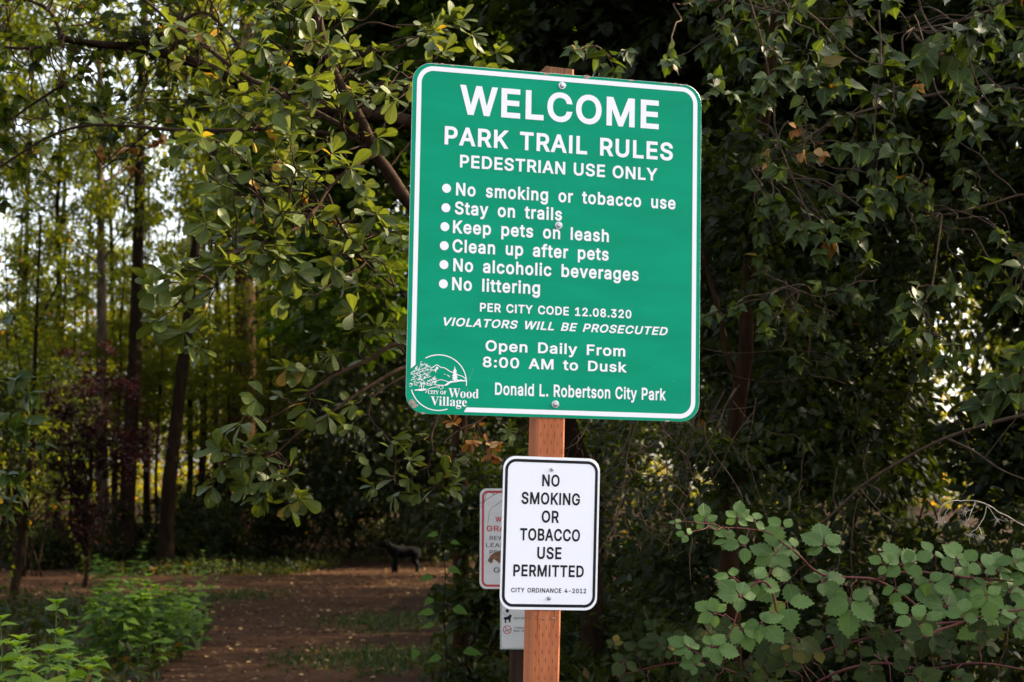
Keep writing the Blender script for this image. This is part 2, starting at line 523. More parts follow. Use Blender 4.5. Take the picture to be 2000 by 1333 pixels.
# ivy and low growth over the bank behind the trail and under the right hand thicket
mb = MB()
q = []
for x0, x1, y0, y1, n, h in ((-22, 14, 46, 66, 26000, .35), (-10, -4.3, 39.5, 46, 4500, .3), (-7.5, -3.2, 13, 27, 4500, .22), (.2, 9, 11, 30, 9000, .4), (-.8, 2.5, 15, 24, 2500, .3), (-20, -7, 22, 36, 4000, .3)):
    x = RNG.uniform(x0, x1, n); y = RNG.uniform(y0, y1, n)
    hh = h * (.5 + .5 * np.sin(x * 1.3 + np.sin(y * .8) * 2) * np.sin(y * 1.1 + x * .4)) + .05
    q.append(np.stack([x, y, gz(x, y) + RNG.uniform(0, 1, n) * hh], 1))
q = np.concatenate(q)
q = q[~in_poly(q[:, :2], poly)]
put(mb, MIDLEAF, q, rand_dirs(len(q), .1), rand_dirs(len(q), 1.2), RNG.uniform(.07, .15, len(q)), RNG.random(len(q)))
tag(mb.build("ground_cover", M_COVER), "low ivy and undergrowth covering the forest floor", "ground cover", None, "stuff")

# ------------------------------------------------------------------ lettering
# letter outlines: [advance, [outline, ...]] in thousandths of the letter size
GLYPHS = {"s-":[453,[[337,244,337,188,114,188,114,244]]],
"s.":[188,[[95,-4,78,-1,63,9,53,24,50,41,53,59,63,73,78,83,95,87,113,83,128,73,138,59,141,41,138,24,128,9,113,-1]]],
"s0":[453,[[227,-7,191,-3,158,7,130,24,105,48,85,77,69,113,57,155,50,202,48,254,50,306,57,353,69,395,85,431,106,461,130,484,159,502,191,512,227,516,262,512,295,502,323,484,348,461,368,431,384,395,396,353,403,306,405,254,403,202,396,155,384,113,368,77,348,48,323,24,295,7,263,-3],[227,50,250,52,271,60,290,74,306,92,320,116,330,144,338,176,342,213,344,254,342,295,338,332,330,365,320,393,306,416,290,435,271,449,250,457,227,460,203,457,182,449,163,435,147,416,134,393,123,365,115,332,111,295,109,254,111,213,115,176,123,144,134,116,147,92,163,74,182,60,203,52]]],
"s1":[453,[[76,0,76,55,391,55,391,0],[276,509,276,0,212,0,212,448,86,358,86,427,198,509]]],
"s2":[453,[[64,0,64,47,234,229,282,282,299,305,311,327,318,348,320,371,317,397,308,419,293,436,273,449,250,457,224,460,196,457,172,447,153,433,139,413,130,390,127,362,66,362,68,391,75,418,86,442,102,464,121,482,143,496,168,507,196,513,225,516,254,513,281,507,306,497,328,482,346,465,361,445,372,423,379,398,381,372,378,345,371,318,363,299,351,280,336,259,267,180,153,60,389,57,389,0]]],
"s3":[453,[[218,-7,188,-5,159,1,133,10,108,22,88,38,70,57,57,79,48,104,44,132,109,132,115,107,126,87,144,71,165,59,191,52,219,50,248,53,275,61,297,74,315,93,325,116,329,145,326,172,316,196,299,217,275,234,254,241,229,246,201,248,157,248,157,299,288,448,288,452,70,452,70,509,372,509,372,461,211,278,211,289,247,290,279,286,308,276,333,262,354,244,371,222,383,198,391,173,393,145,390,116,383,90,370,66,354,45,333,27,309,12,281,2,251,-5]]],
"s4":[453,[[40,105,40,158,247,509,311,509,109,166,413,163,413,105],[282,0,282,121,282,146,282,318,343,318,343,0]]],
"s8":[453,[[226,-7,193,-5,163,1,136,11,111,25,91,42,74,62,62,84,54,109,52,135,53,156,58,176,65,195,81,220,101,241,125,256,153,265,129,276,109,289,93,308,80,330,73,354,70,380,73,405,79,429,90,450,106,469,124,485,146,498,170,508,197,514,226,516,255,514,282,508,306,498,328,485,346,469,361,450,373,429,379,405,382,380,379,354,372,330,359,308,343,289,323,276,300,267,327,256,351,241,372,220,387,195,395,176,399,156,401,135,398,109,391,84,378,62,362,42,341,25,317,11,289,1,259,-5],[226,49,258,52,285,60,307,74,323,91,333,113,337,139,333,165,322,189,305,208,283,223,256,232,226,235,196,232,169,223,147,208,130,189,119,165,115,139,119,113,129,91,145,74,167,60,185,54,205,50],[226,290,252,292,274,300,293,313,307,330,316,351,319,376,316,399,308,420,294,437,275,449,252,457,226,460,200,457,177,449,159,437,145,420,136,399,133,376,136,351,145,330,159,313,178,300,201,292]]],
"s:":[188,[[95,-4,78,-1,63,9,53,24,50,41,53,59,63,73,78,83,95,87,113,83,128,73,138,59,141,41,138,24,128,9,113,-1],[95,271,78,274,63,284,53,299,50,316,53,334,63,349,78,359,95,362,113,359,128,349,138,334,141,316,138,299,128,284,113,274]]],
"sA":[480,[[16,0,201,509,276,509,463,0,395,0,287,302,264,372,232,478,245,478,213,371,191,302,85,0],[110,142,110,199,370,199,370,142]]],
"sB":[456,[[60,0,60,509,241,509,274,507,304,501,329,491,350,477,367,461,381,442,390,421,396,398,398,374,395,344,387,320,373,301,356,286,336,275,315,267,315,262,339,257,363,245,385,227,402,203,411,184,416,161,418,136,416,111,410,88,400,67,386,48,368,31,344,18,317,8,284,2,247,0],[125,57,245,57,281,60,309,67,330,80,344,96,353,115,355,137,352,161,342,184,327,203,306,218,279,228,248,231,125,231],[125,285,238,285,265,288,288,296,308,309,323,326,333,348,336,372,333,393,326,412,313,429,294,442,270,449,240,452,125,452]]],
"sC":[510,[[267,-7,225,-3,186,7,150,25,119,49,92,79,70,115,53,157,44,203,40,254,44,305,53,352,70,393,92,429,119,459,150,484,186,501,225,512,267,516,293,514,317,511,340,504,362,496,383,485,402,471,419,456,435,438,448,418,459,397,467,373,473,348,408,348,401,373,389,395,375,413,357,428,337,440,315,449,292,454,267,456,237,453,209,445,184,432,161,414,141,391,125,364,113,332,106,295,103,254,106,213,113,177,125,145,141,117,161,94,184,76,210,63,237,56,267,53,292,55,315,60,337,69,357,81,375,96,389,114,401,136,408,160,473,160,467,135,459,112,448,91,435,71,420,53,402,38,383,24,363,13,341,5,317,-2,293,-6]]],
"sD":[502,[[219,0,96,0,96,57,215,57,254,60,288,68,318,81,343,99,363,122,379,149,390,181,397,216,399,255,397,294,390,329,379,361,364,388,344,410,320,428,291,441,258,449,221,452,93,452,93,509,225,509,273,505,315,495,353,478,385,455,412,426,433,391,449,351,458,306,462,255,458,205,449,159,433,119,411,83,384,54,351,31,312,14,268,3],[125,509,125,0,60,0,60,509]]],
"sE":[419,[[60,0,60,509,372,509,372,452,125,452,125,286,355,286,355,229,125,229,125,57,375,57,375,0]]],
"sF":[410,[[60,0,60,509,369,509,369,452,125,452,125,278,346,278,346,221,125,221,125,0]]],
"sG":[520,[[269,-7,225,-3,185,7,149,25,118,49,91,79,69,116,53,157,43,203,40,254,43,305,53,352,69,393,91,429,117,459,149,484,184,501,223,512,265,516,291,514,316,510,340,504,363,494,384,483,403,469,421,453,436,436,449,416,460,395,468,373,474,349,408,349,399,372,387,393,373,411,356,427,337,439,315,448,291,454,265,456,236,453,209,445,183,432,160,414,141,392,125,364,113,332,106,295,103,254,106,213,113,177,125,145,141,117,161,95,184,76,210,63,238,56,269,53,296,55,322,61,345,71,365,85,382,102,396,123,407,147,413,173,415,202,434,199,283,199,283,256,478,256,478,200,475,160,466,124,451,91,431,62,406,38,377,19,344,5,308,-4]]],
"sK":[467,[[104,145,104,216,139,261,174,303,212,344,364,509,448,509,231,276],[60,0,60,509,125,509,125,334,124,225,125,193,125,0],[372,0,188,259,228,309,449,0]]],
"sL":[393,[[60,0,60,509,125,509,125,57,361,57,361,0]]],
"sM":[628,[[60,0,60,509,152,509,277,187,287,159,299,123,311,84,322,49,307,49,318,83,330,121,342,158,352,187,476,509,568,509,568,0,504,0,504,291,504,327,505,369,506,413,507,457,513,457,498,409,482,363,467,322,456,291,342,0,286,0,170,291,159,321,145,361,129,408,112,457,119,457,120,416,121,372,122,328,122,291,122,0]]],
"sN":[523,[[60,0,60,509,136,509,343,183,363,151,388,107,414,55,405,54,401,108,399,157,399,195,399,509,463,509,463,0,387,0,202,290,177,331,148,381,108,452,119,454,122,384,124,328,125,291,125,0]]],
"sO":[533,[[267,-7,225,-3,186,7,150,25,119,49,92,79,70,115,53,157,44,203,40,254,44,305,53,352,70,393,92,429,119,459,150,484,186,501,225,512,267,516,309,512,348,501,384,484,415,459,442,429,464,393,480,352,490,305,493,254,490,203,480,157,464,115,442,79,415,49,384,25,348,7,309,-3],[267,53,296,55,324,63,349,76,372,94,392,116,408,144,420,176,428,213,430,254,428,295,420,332,408,365,392,392,372,415,349,433,324,446,296,453,267,456,237,453,210,445,184,433,161,415,142,392,125,364,113,332,106,295,103,254,106,213,113,176,125,144,142,117,161,94,184,76,210,63,237,55]]],
"sP":[445,[[60,0,60,509,235,509,272,506,305,499,332,487,356,471,375,452,390,430,400,404,407,377,409,348,407,318,400,291,390,265,375,243,356,223,332,207,305,195,272,188,235,186,109,186,109,242,233,242,257,244,279,248,297,256,318,272,333,294,342,319,344,348,342,376,333,402,318,423,297,439,279,446,257,451,232,452,125,452,125,0]]],
"sR":[449,[[60,0,60,509,236,509,273,506,305,500,333,489,356,473,376,455,390,433,401,408,407,381,409,352,407,323,401,296,390,271,376,250,356,232,333,217,305,206,273,200,236,198,96,198,96,255,234,255,258,256,280,260,298,267,319,281,334,300,342,324,345,352,342,380,334,405,319,425,298,440,279,446,258,451,233,452,125,452,125,0],[353,0,230,229,303,229,428,0]]],
"sS":[447,[[224,-9,188,-7,156,-1,128,9,102,23,81,40,64,60,51,83,42,109,38,137,104,137,110,110,123,88,142,71,166,59,194,52,224,49,246,50,267,54,286,60,311,74,329,92,341,114,346,139,342,161,332,179,316,193,296,205,245,222,184,239,145,253,112,269,86,289,67,313,56,341,52,372,54,400,62,425,75,448,92,468,113,484,138,498,165,508,195,514,227,516,259,514,289,508,316,498,340,484,360,468,377,449,390,427,398,403,401,378,337,378,332,402,320,421,302,437,280,449,254,456,225,459,194,456,167,448,145,435,129,418,118,398,115,376,119,352,131,334,148,319,169,308,212,293,264,279,312,264,336,252,359,238,379,220,395,198,402,180,407,161,408,139,406,112,399,87,386,64,370,43,349,25,323,11,294,0,261,-7]]],
"sT":[449,[[32,452,32,509,417,509,417,452,257,452,257,0,193,0,193,452]]],
"sU":[517,[[259,-8,220,-6,186,2,154,15,126,33,103,55,85,80,71,108,63,140,60,173,60,509,124,509,124,178,126,155,132,133,141,113,153,95,169,80,187,68,208,59,232,53,259,52,285,53,309,59,331,68,349,80,364,95,377,113,385,133,391,155,393,178,393,509,457,509,457,173,454,140,446,108,433,80,414,55,391,33,363,15,332,2,297,-6]]],
"sV":[480,[[204,0,16,509,84,509,192,206,215,137,248,31,235,31,267,138,290,206,395,509,463,509,278,0]]],
"sW":[686,[[155,0,16,509,82,509,163,196,175,145,187,94,197,40,189,40,200,94,211,145,224,196,306,509,380,509,462,196,474,145,486,94,497,40,488,40,499,94,510,145,523,196,603,509,670,509,530,0,455,0,368,323,351,391,336,475,350,475,335,395,318,323,230,0]]],
"sY":[472,[[203,0,203,208,16,509,91,509,192,344,222,292,250,230,224,230,251,293,280,344,381,509,455,509,268,208,268,0]]],
"sa":[389,[[160,-9,137,-7,115,-3,94,5,76,15,60,29,48,45,38,63,32,84,30,108,34,138,43,161,58,179,78,193,100,203,125,211,178,220,234,227,252,230,265,235,273,243,276,255,273,279,267,297,256,311,240,322,220,329,196,331,171,329,149,322,132,313,118,301,107,288,100,274,41,291,51,313,64,331,79,346,95,358,114,368,133,375,153,380,173,383,194,384,239,379,263,372,286,360,306,343,322,320,330,301,335,278,337,251,337,0,277,0,277,52,272,52,252,25,236,12,215,1,190,-6],[170,45,202,49,228,59,248,74,263,93,272,115,276,138,276,190,259,182,231,176,200,171,175,168,134,159,117,150,103,139,95,124,92,105,94,87,102,72,114,61,130,52,149,47]]],
"sb":[424,[[229,-8,198,-5,172,4,153,17,138,31,118,59,112,59,112,0,53,0,53,509,114,509,114,319,118,319,137,346,152,360,171,373,197,381,229,384,259,382,287,374,313,361,335,342,354,320,370,293,381,261,388,227,390,189,388,151,381,116,370,84,355,57,336,34,313,16,288,3,260,-6],[220,47,242,49,262,55,279,66,294,80,306,97,316,117,323,139,327,163,328,189,327,215,323,239,316,261,307,281,295,298,280,311,262,322,243,328,220,330,198,328,178,322,161,312,147,299,134,282,125,263,118,241,114,216,113,189,114,162,118,138,125,115,135,95,147,78,162,65,179,55,198,49]]],
"sc":[396,[[207,-8,174,-5,144,3,117,16,93,35,72,58,56,85,44,116,37,150,34,187,37,225,44,260,56,291,72,318,93,341,117,360,144,374,174,382,207,384,234,383,260,377,284,368,305,356,324,341,340,322,353,301,362,277,303,262,290,289,270,311,242,325,207,330,184,328,163,321,145,310,130,296,118,278,108,258,102,236,98,212,96,187,98,163,102,139,108,117,118,97,130,80,145,66,163,55,184,49,207,46,243,52,271,66,292,89,304,117,363,102,354,78,341,56,325,37,306,21,285,9,261,-1,235,-6]]],
"sd":[424,[[195,-8,165,-6,137,3,111,16,89,34,70,57,55,84,43,116,36,151,34,189,36,227,43,261,55,293,70,320,89,342,112,361,137,374,165,382,196,384,228,381,253,373,272,360,287,346,306,319,311,319,311,509,372,509,372,0,313,0,313,59,307,59,287,31,272,17,252,4,227,-5],[205,47,226,49,246,55,263,65,278,78,290,95,299,115,306,138,310,162,312,189,310,216,306,241,300,263,290,282,278,299,263,312,246,322,227,328,205,330,182,328,162,322,145,311,130,298,118,281,108,261,102,239,98,215,96,189,98,163,102,139,109,117,118,97,130,80,145,66,162,55,182,49]]],
"se":[404,[[212,-8,177,-5,145,3,117,16,92,35,72,58,56,85,44,116,37,150,34,187,36,224,44,258,55,290,71,317,91,340,115,359,142,373,172,382,205,384,226,383,246,380,266,374,285,366,303,355,319,341,334,324,347,305,357,282,365,256,370,227,371,194,371,169,75,169,75,221,338,221,310,202,308,226,304,248,298,269,283,294,263,314,237,326,205,330,183,328,164,323,146,313,125,294,109,270,99,241,96,211,96,178,98,151,102,127,110,106,121,88,135,73,151,61,169,53,190,48,212,46,234,48,254,53,271,61,285,73,297,88,306,105,365,91,353,63,335,39,320,26,302,14,283,4,261,-3,237,-7]]],
"sf":[254,[[228,379,228,327,6,327,6,379],[81,0,81,432,84,461,96,486,113,505,135,519,161,527,187,530,222,527,243,521,227,468,215,472,195,474,171,470,154,460,145,443,142,419,142,0]]],
"sg":[425,[[207,-151,180,-149,156,-146,134,-140,105,-127,82,-110,64,-91,51,-69,101,-41,122,-66,136,-78,154,-88,178,-95,207,-97,236,-95,261,-87,282,-75,298,-58,308,-34,311,-6,311,68,306,68,287,41,272,28,252,16,227,8,195,5,165,7,138,14,113,27,90,43,71,65,55,90,43,120,36,154,34,191,36,229,43,263,55,293,71,320,90,342,112,361,138,374,166,382,196,384,228,382,253,373,273,360,288,346,308,319,313,319,313,379,372,379,372,-9,370,-40,363,-67,350,-90,334,-109,314,-124,291,-136,265,-144,237,-149],[205,59,227,61,246,66,264,75,285,95,300,121,307,142,311,166,312,193,311,219,307,242,300,264,291,283,279,299,264,312,247,322,227,328,205,330,182,328,163,322,145,312,130,298,118,282,109,262,102,241,98,218,96,193,98,167,102,144,109,123,124,96,145,76,163,66,183,61]]],
"sh":[410,[[114,227,114,0,53,0,53,509,114,509,114,287,102,287,116,319,132,344,152,362,175,374,200,382,227,384,252,383,275,377,295,369,313,356,328,340,341,321,350,298,355,271,357,240,357,0,296,0,296,235,293,263,286,286,273,304,256,318,235,326,210,329,184,326,161,317,141,303,126,283,117,257]]],
"si":[167,[[53,0,53,379,114,379,114,0],[84,443,67,446,54,455,44,468,41,483,44,499,54,512,67,521,84,524,100,521,114,512,123,499,126,483,123,468,114,455,100,446]]],
"sk":[381,[[110,137,110,212,121,212,284,379,360,379,184,199,177,199],[53,0,53,509,114,509,114,0],[294,0,148,186,191,229,372,0]]],
"sm":[610,[[53,0,53,379,112,379,112,295,108,295,118,323,132,346,151,363,172,376,195,384,219,386,245,383,268,375,287,361,303,342,314,320,321,295,312,295,322,321,337,343,357,361,381,375,407,383,437,386,458,385,478,380,497,372,514,361,529,346,541,328,550,307,555,283,557,255,557,0,496,0,496,254,493,279,485,298,473,313,447,326,419,330,395,328,374,320,358,307,345,290,338,270,335,247,335,0,274,0,274,260,269,288,253,311,229,326,199,330,178,328,158,320,140,307,126,289,117,266,114,238,114,0]]],
"sn":[410,[[114,227,114,0,53,0,53,379,112,379,112,287,102,287,116,319,132,344,152,362,175,374,200,382,227,384,252,383,275,377,295,369,313,356,328,340,341,321,350,298,355,271,357,240,357,0,296,0,296,235,293,263,286,286,273,304,256,318,235,326,210,329,184,326,161,317,141,303,126,283,117,257]]],
"so":[415,[[207,-8,174,-5,144,3,117,16,93,35,72,58,56,85,44,116,37,150,34,187,37,225,44,260,56,291,72,318,93,341,117,360,144,374,174,382,207,384,241,382,271,374,299,360,323,341,343,318,359,291,371,260,379,225,381,187,379,150,371,116,359,85,343,58,323,35,299,16,271,3,241,-5],[207,46,231,49,252,55,270,66,285,80,298,97,307,117,314,139,318,163,319,187,318,212,314,236,307,258,298,278,285,296,270,310,252,321,231,328,207,330,184,328,163,321,145,310,130,296,118,278,108,258,102,236,98,212,96,187,98,163,102,139,108,117,118,97,130,80,145,66,163,55,184,49]]],
"sp":[424,[[53,-143,53,379,112,379,112,319,118,319,137,346,152,360,171,373,197,381,229,384,259,382,287,374,313,361,335,342,354,320,370,293,381,261,388,227,390,189,388,151,381,116,370,84,355,57,336,34,313,16,288,3,260,-6,229,-8,198,-5,173,4,153,17,138,31,118,59,114,59,114,-143],[220,47,242,49,262,55,279,66,294,80,306,97,316,117,323,139,327,163,328,189,327,215,323,239,316,261,307,281,295,298,280,311,262,322,243,328,220,330,198,328,178,322,161,312,147,299,134,282,125,263,118,241,114,216,113,189,114,162,118,138,125,115,135,95,147,78,162,65,179,55,198,49]]],
"sr":[259,[[53,0,53,379,112,379,112,321,130,347,152,367,171,377,191,383,213,385,229,384,243,384,243,322,230,324,207,326,182,323,159,315,140,301,126,284,117,262,114,237,114,0]]],
"ss":[365,[[182,-8,157,-7,133,-3,112,3,93,12,76,24,62,38,50,54,41,73,36,94,94,107,105,79,124,60,150,49,181,45,206,47,227,53,244,62,262,81,268,103,265,121,254,136,237,147,212,155,149,170,118,180,92,192,72,208,58,227,50,249,47,274,49,295,55,314,65,332,79,347,95,360,115,370,137,378,161,383,187,384,212,383,234,379,254,372,279,358,299,339,314,316,324,290,268,277,258,298,243,316,219,328,187,333,156,329,131,317,114,299,109,277,112,258,124,243,144,232,172,223,229,209,261,200,287,187,306,171,320,153,328,131,331,107,329,85,323,65,312,47,298,31,281,18,260,6,236,-2,210,-7]]],
"st":[227,[[204,379,204,327,6,327,6,379],[65,471,126,471,126,98,128,76,136,61,150,53,170,50,185,51,202,54,213,2,192,-3,168,-4,138,-1,113,7,92,21,77,41,68,64,65,93]]],
"su":[410,[[182,-5,158,-3,135,2,115,11,97,23,82,39,69,59,60,82,54,109,53,139,53,379,114,379,114,144,116,117,124,94,137,75,154,61,175,53,200,50,226,53,249,62,268,77,283,97,293,122,296,153,296,379,357,379,357,0,298,0,298,92,307,92,294,60,277,35,257,17,234,5,209,-3]]],
"sv":[389,[[163,0,17,379,84,379,165,155,187,87,206,21,184,21,203,87,224,155,305,379,371,379,226,0]]],
"sy":[389,[[47,-139,61,-86,71,-87,88,-90,104,-89,118,-84,130,-74,141,-58,151,-36,163,-1,17,379,84,379,165,155,187,87,206,21,184,21,202,87,224,155,305,379,371,379,204,-58,191,-85,177,-107,159,-124,139,-136,117,-143,91,-145,65,-143]]],
"rC":[468,[[257,-11,213,-7,174,3,137,20,105,43,78,71,56,104,39,142,29,184,26,228,30,273,39,314,56,351,79,384,106,412,139,435,176,452,216,462,259,465,292,463,328,454,367,440,388,435,408,443,419,465,437,465,437,308,420,308,403,347,381,380,356,407,328,427,298,439,265,443,212,430,174,389,151,321,144,226,152,138,177,74,219,36,278,24,305,26,331,33,358,45,383,61,407,81,428,106,447,89,409,45,365,14,314,-5]]],
"rF":[404,[[15,0,15,17,45,23,62,34,72,53,75,84,75,375,71,405,61,423,43,433,14,439,14,455,394,455,394,320,377,320,372,345,365,367,355,385,336,406,310,420,288,426,261,430,230,431,200,429,191,427,186,421,182,398,182,247,190,247,217,250,239,257,256,270,269,289,278,314,284,347,302,347,302,118,285,118,279,154,269,181,257,200,239,213,217,221,189,224,182,224,182,81,183,59,188,43,196,31,210,24,229,19,257,17,257,0]]],
"rI":[261,[[13,0,13,17,42,23,61,32,72,49,75,75,75,387,72,412,63,427,45,435,13,439,13,455,244,455,244,439,214,435,196,427,186,412,183,387,183,77,187,44,194,34,206,26,246,17,246,0]]],
"rO":[525,[[261,-11,228,-9,198,-3,169,7,142,21,117,38,94,58,75,81,58,106,45,134,35,163,29,195,28,228,29,260,35,292,45,321,58,349,75,374,95,397,117,417,143,434,170,448,200,458,232,464,265,466,298,464,328,458,357,448,384,435,409,418,431,399,451,376,467,351,481,323,490,293,496,261,498,228,496,195,490,163,481,134,467,106,450,81,430,58,408,38,383,21,355,7,325,-3,294,-9],[265,12,315,26,351,66,372,133,379,228,376,293,365,346,348,389,324,419,294,437,260,443,210,430,174,389,152,322,145,228,149,163,159,109,177,67,201,37,230,18]]],
"rT":[423,[[92,0,92,17,123,21,142,31,152,50,156,81,156,433,149,433,116,430,88,420,65,403,47,380,35,352,29,318,11,318,11,455,410,455,410,317,394,317,375,382,333,420,269,433,263,433,263,81,267,49,276,30,296,21,328,17,328,0]]],
"rV":[428,[[212,-13,44,381,22,420,8,432,-14,439,-14,455,211,455,211,439,184,437,166,432,156,423,152,410,161,378,259,143,348,377,355,409,351,423,342,432,324,437,299,439,299,455,442,455,442,439,423,436,408,427,395,411,382,383,230,-13]]],
"rW":[611,[[171,-11,32,393,24,413,15,427,3,435,-15,439,-15,455,181,455,181,439,162,437,150,432,143,423,140,410,148,373,223,153,301,353,286,399,278,418,267,429,252,435,229,439,229,455,439,455,439,439,404,432,393,412,399,386,474,166,541,369,549,406,546,421,538,430,524,436,503,439,503,455,624,455,624,439,607,433,594,421,584,404,575,379,446,-11,428,-11,316,309,190,-11]]],
"rY":[426,[[101,0,101,17,131,22,148,32,157,50,161,81,161,179,46,387,29,414,14,429,1,435,-13,438,-13,455,207,455,207,438,195,438,179,436,167,432,158,425,156,416,164,392,248,226,333,366,345,389,349,408,336,430,298,438,295,455,439,455,439,438,423,434,409,424,383,392,268,203,268,81,271,50,280,32,298,22,328,17,328,0]]],
"ra":[344,[[255,-10,226,-5,208,10,200,35,168,11,133,-4,95,-9,64,-4,40,11,25,34,20,63,25,91,39,115,63,136,98,155,143,173,199,190,199,241,196,266,187,282,171,292,148,296,115,290,104,274,113,257,121,243,123,231,120,215,110,202,95,194,77,191,59,194,45,203,36,218,33,236,37,259,49,278,69,295,95,308,115,314,137,317,162,318,205,315,239,307,263,292,280,271,290,244,293,210,293,62,295,40,298,36,304,34,320,42,329,28,306,7,281,-6],[151,34,174,41,187,50,199,63,199,169,154,151,127,123,118,84,122,56,133,39]]],
"rd":[370,[[140,-10,117,-8,97,-1,78,10,61,26,47,44,35,66,26,91,21,118,19,147,21,180,27,210,36,237,48,261,63,281,81,297,101,309,123,316,146,318,175,314,201,301,223,280,223,401,220,419,212,430,198,437,176,439,176,455,319,455,319,75,320,54,325,41,335,32,353,28,353,11,315,8,271,1,223,-10,223,39,201,12,173,-5],[171,28,187,31,202,41,215,56,223,76,223,242,217,257,206,270,191,278,174,281,147,273,130,250,123,225,119,193,118,153,119,115,123,83,130,58,146,36]]],
"re":[301,[[154,-10,129,-8,106,-1,85,10,66,26,50,45,37,69,27,95,21,125,19,157,21,187,28,215,38,240,51,263,68,282,87,298,109,309,132,316,157,318,193,314,224,301,249,280,268,251,279,216,283,173,283,166,117,166,127,97,154,56,199,42,225,47,248,62,270,86,285,73,248,27,205,-1],[116,192,201,192,201,215,201,241,198,261,193,277,181,292,161,297,136,286,121,255,116,203]]],
"rg":[327,[[146,-140,106,-138,73,-132,48,-122,22,-100,14,-75,20,-54,38,-38,69,-26,44,-10,29,9,24,30,28,54,42,74,57,86,77,98,102,110,58,135,31,169,22,212,27,242,40,268,53,282,69,295,88,305,109,312,132,317,157,318,183,317,208,312,233,304,317,304,317,268,268,268,281,248,289,226,291,203,288,176,276,151,258,131,234,116,215,108,194,104,172,103,157,103,142,104,126,102,112,94,104,84,101,71,111,55,141,49,175,49,208,48,236,45,259,40,285,29,303,13,312,-9,316,-37,311,-67,296,-92,272,-113,239,-128,197,-137],[157,124,178,130,190,146,195,163,198,184,199,211,198,238,195,260,190,276,178,292,157,297,137,292,124,276,118,260,115,238,114,211,115,184,118,163,124,146,137,130],[161,-116,218,-111,252,-94,263,-66,260,-51,249,-41,231,-36,205,-34,97,-34,79,-52,73,-73,79,-89,95,-103,111,-111,133,-115]]],
"ri":[198,[[101,362,81,366,65,376,54,393,50,412,54,432,65,449,81,460,101,463,120,460,137,449,147,432,151,412,147,393,136,376,120,366],[18,0,18,16,35,19,45,26,51,37,52,56,52,252,51,272,47,285,37,291,20,293,21,310,148,310,148,56,150,38,154,26,164,19,180,16,180,0]]],
"rl":[199,[[18,0,18,16,35,19,45,26,51,37,52,56,52,398,51,417,47,429,38,436,20,439,20,455,148,455,148,56,150,38,154,26,164,19,180,16,180,0]]],
"ro":[336,[[169,-10,140,-8,114,-1,90,11,69,27,52,47,38,70,27,96,21,124,19,154,21,184,27,213,38,239,52,262,69,281,90,297,114,309,140,316,168,318,196,316,222,309,245,298,266,282,283,263,298,240,308,214,315,185,317,154,315,123,308,94,298,69,284,46,266,26,245,11,222,-1,197,-8],[169,11,193,18,209,39,214,56,217,81,220,154,218,206,214,245,208,271,192,292,169,299,144,292,128,271,122,245,118,206,117,154,120,82,123,56,128,39,144,18]]]}
GLYPHS["sI"] = [185, [[60, 0, 60, 509, 125, 509, 125, 0]]]
GLYPHS["sH"] = [510, [[60, 0, 60, 509, 125, 509, 125, 286, 385, 286, 385, 509, 450, 509, 450, 0, 385, 0, 385, 229, 125, 229, 125, 0]]]
GLYPHS["sl"] = [168, [[53, 0, 53, 509, 114, 509, 114, 0]]]


def swell(pts, o):
    """move a closed outline outwards by o (the letter grows bolder, its counters shrink)"""
    p = np.asarray(pts, float)
    e = unit(np.roll(p, -1, 0) - p)
    e0 = np.roll(e, 1, 0)
    n0 = np.stack([-e0[:, 1], e0[:, 0]], 1)
    n1 = np.stack([-e[:, 1], e[:, 0]], 1)
    m = n0 + n1
    k = np.clip((m * n1).sum(1), .35, None)
    return p + m / k[:, None] * o


def winding(pt, loops):
    w = 0
    for p in loops:
        q = np.roll(p, -1, 0)
        cr = (q[:, 0] - p[:, 0]) * (pt[1] - p[:, 1]) - (pt[0] - p[:, 0]) * (q[:, 1] - p[:, 1])
        w += int(((p[:, 1] <= pt[1]) & (q[:, 1] > pt[1]) & (cr > 0)).sum()) - int(((p[:, 1] > pt[1]) & (q[:, 1] <= pt[1]) & (cr < 0)).sum())
    return w


def fill_outline(loops):
    """triangles of a letter whose outlines may cross themselves"""
    P = np.concatenate(loops)
    E_, k = [], 0
    for l in loops:
        E_ += [(k + i, k + (i + 1) % len(l)) for i in range(len(l))]
        k += len(l)
    v, _, f, *_r = delaunay_2d_cdt([Vector(p) for p in P], E_, [], 0, .05)
    v = np.array([tuple(p) for p in v])
    out = []
    for t in f:
        t = list(t)
        if winding(v[t].mean(0), loops) < 0:
            out.append(t)
    return v, out


def letters(mb, txt, x0, x1, y, cap, bold=23, z=0.0, face='s', track=0.0, slant=0.0, mat=0, space=250):
    """one line of raised lettering: bounding box from x0 to x1, baseline y, cap height cap"""
    pen, shapes = 0.0, []
    for ch in txt:
        if ch == ' ':
            pen += space
            continue
        adv, cs = GLYPHS[face + ch]
        shapes.append([swell(np.array(c, float).reshape(-1, 2), bold) + (pen, 0) for c in cs])
        pen += adv + 1.7 * bold + track
    lo = min(l[:, 0].min() for s in shapes for l in s)
    hi = max(l[:, 0].max() for s in shapes for l in s)
    capu = (509 if face == 's' else 466) + 2 * bold
    sy = cap / capu
    sx = (x1 - x0 - slant * cap) / (hi - lo)
    for loops in shapes:
        v, f = fill_outline(loops)
        yy = (v[:, 1] + bold) * sy
        xx = (v[:, 0] - lo) * sx + slant * yy
        mb.add(np.c_[x0 + xx, y + yy, np.full(len(xx), z)], f, .5, None, mat)


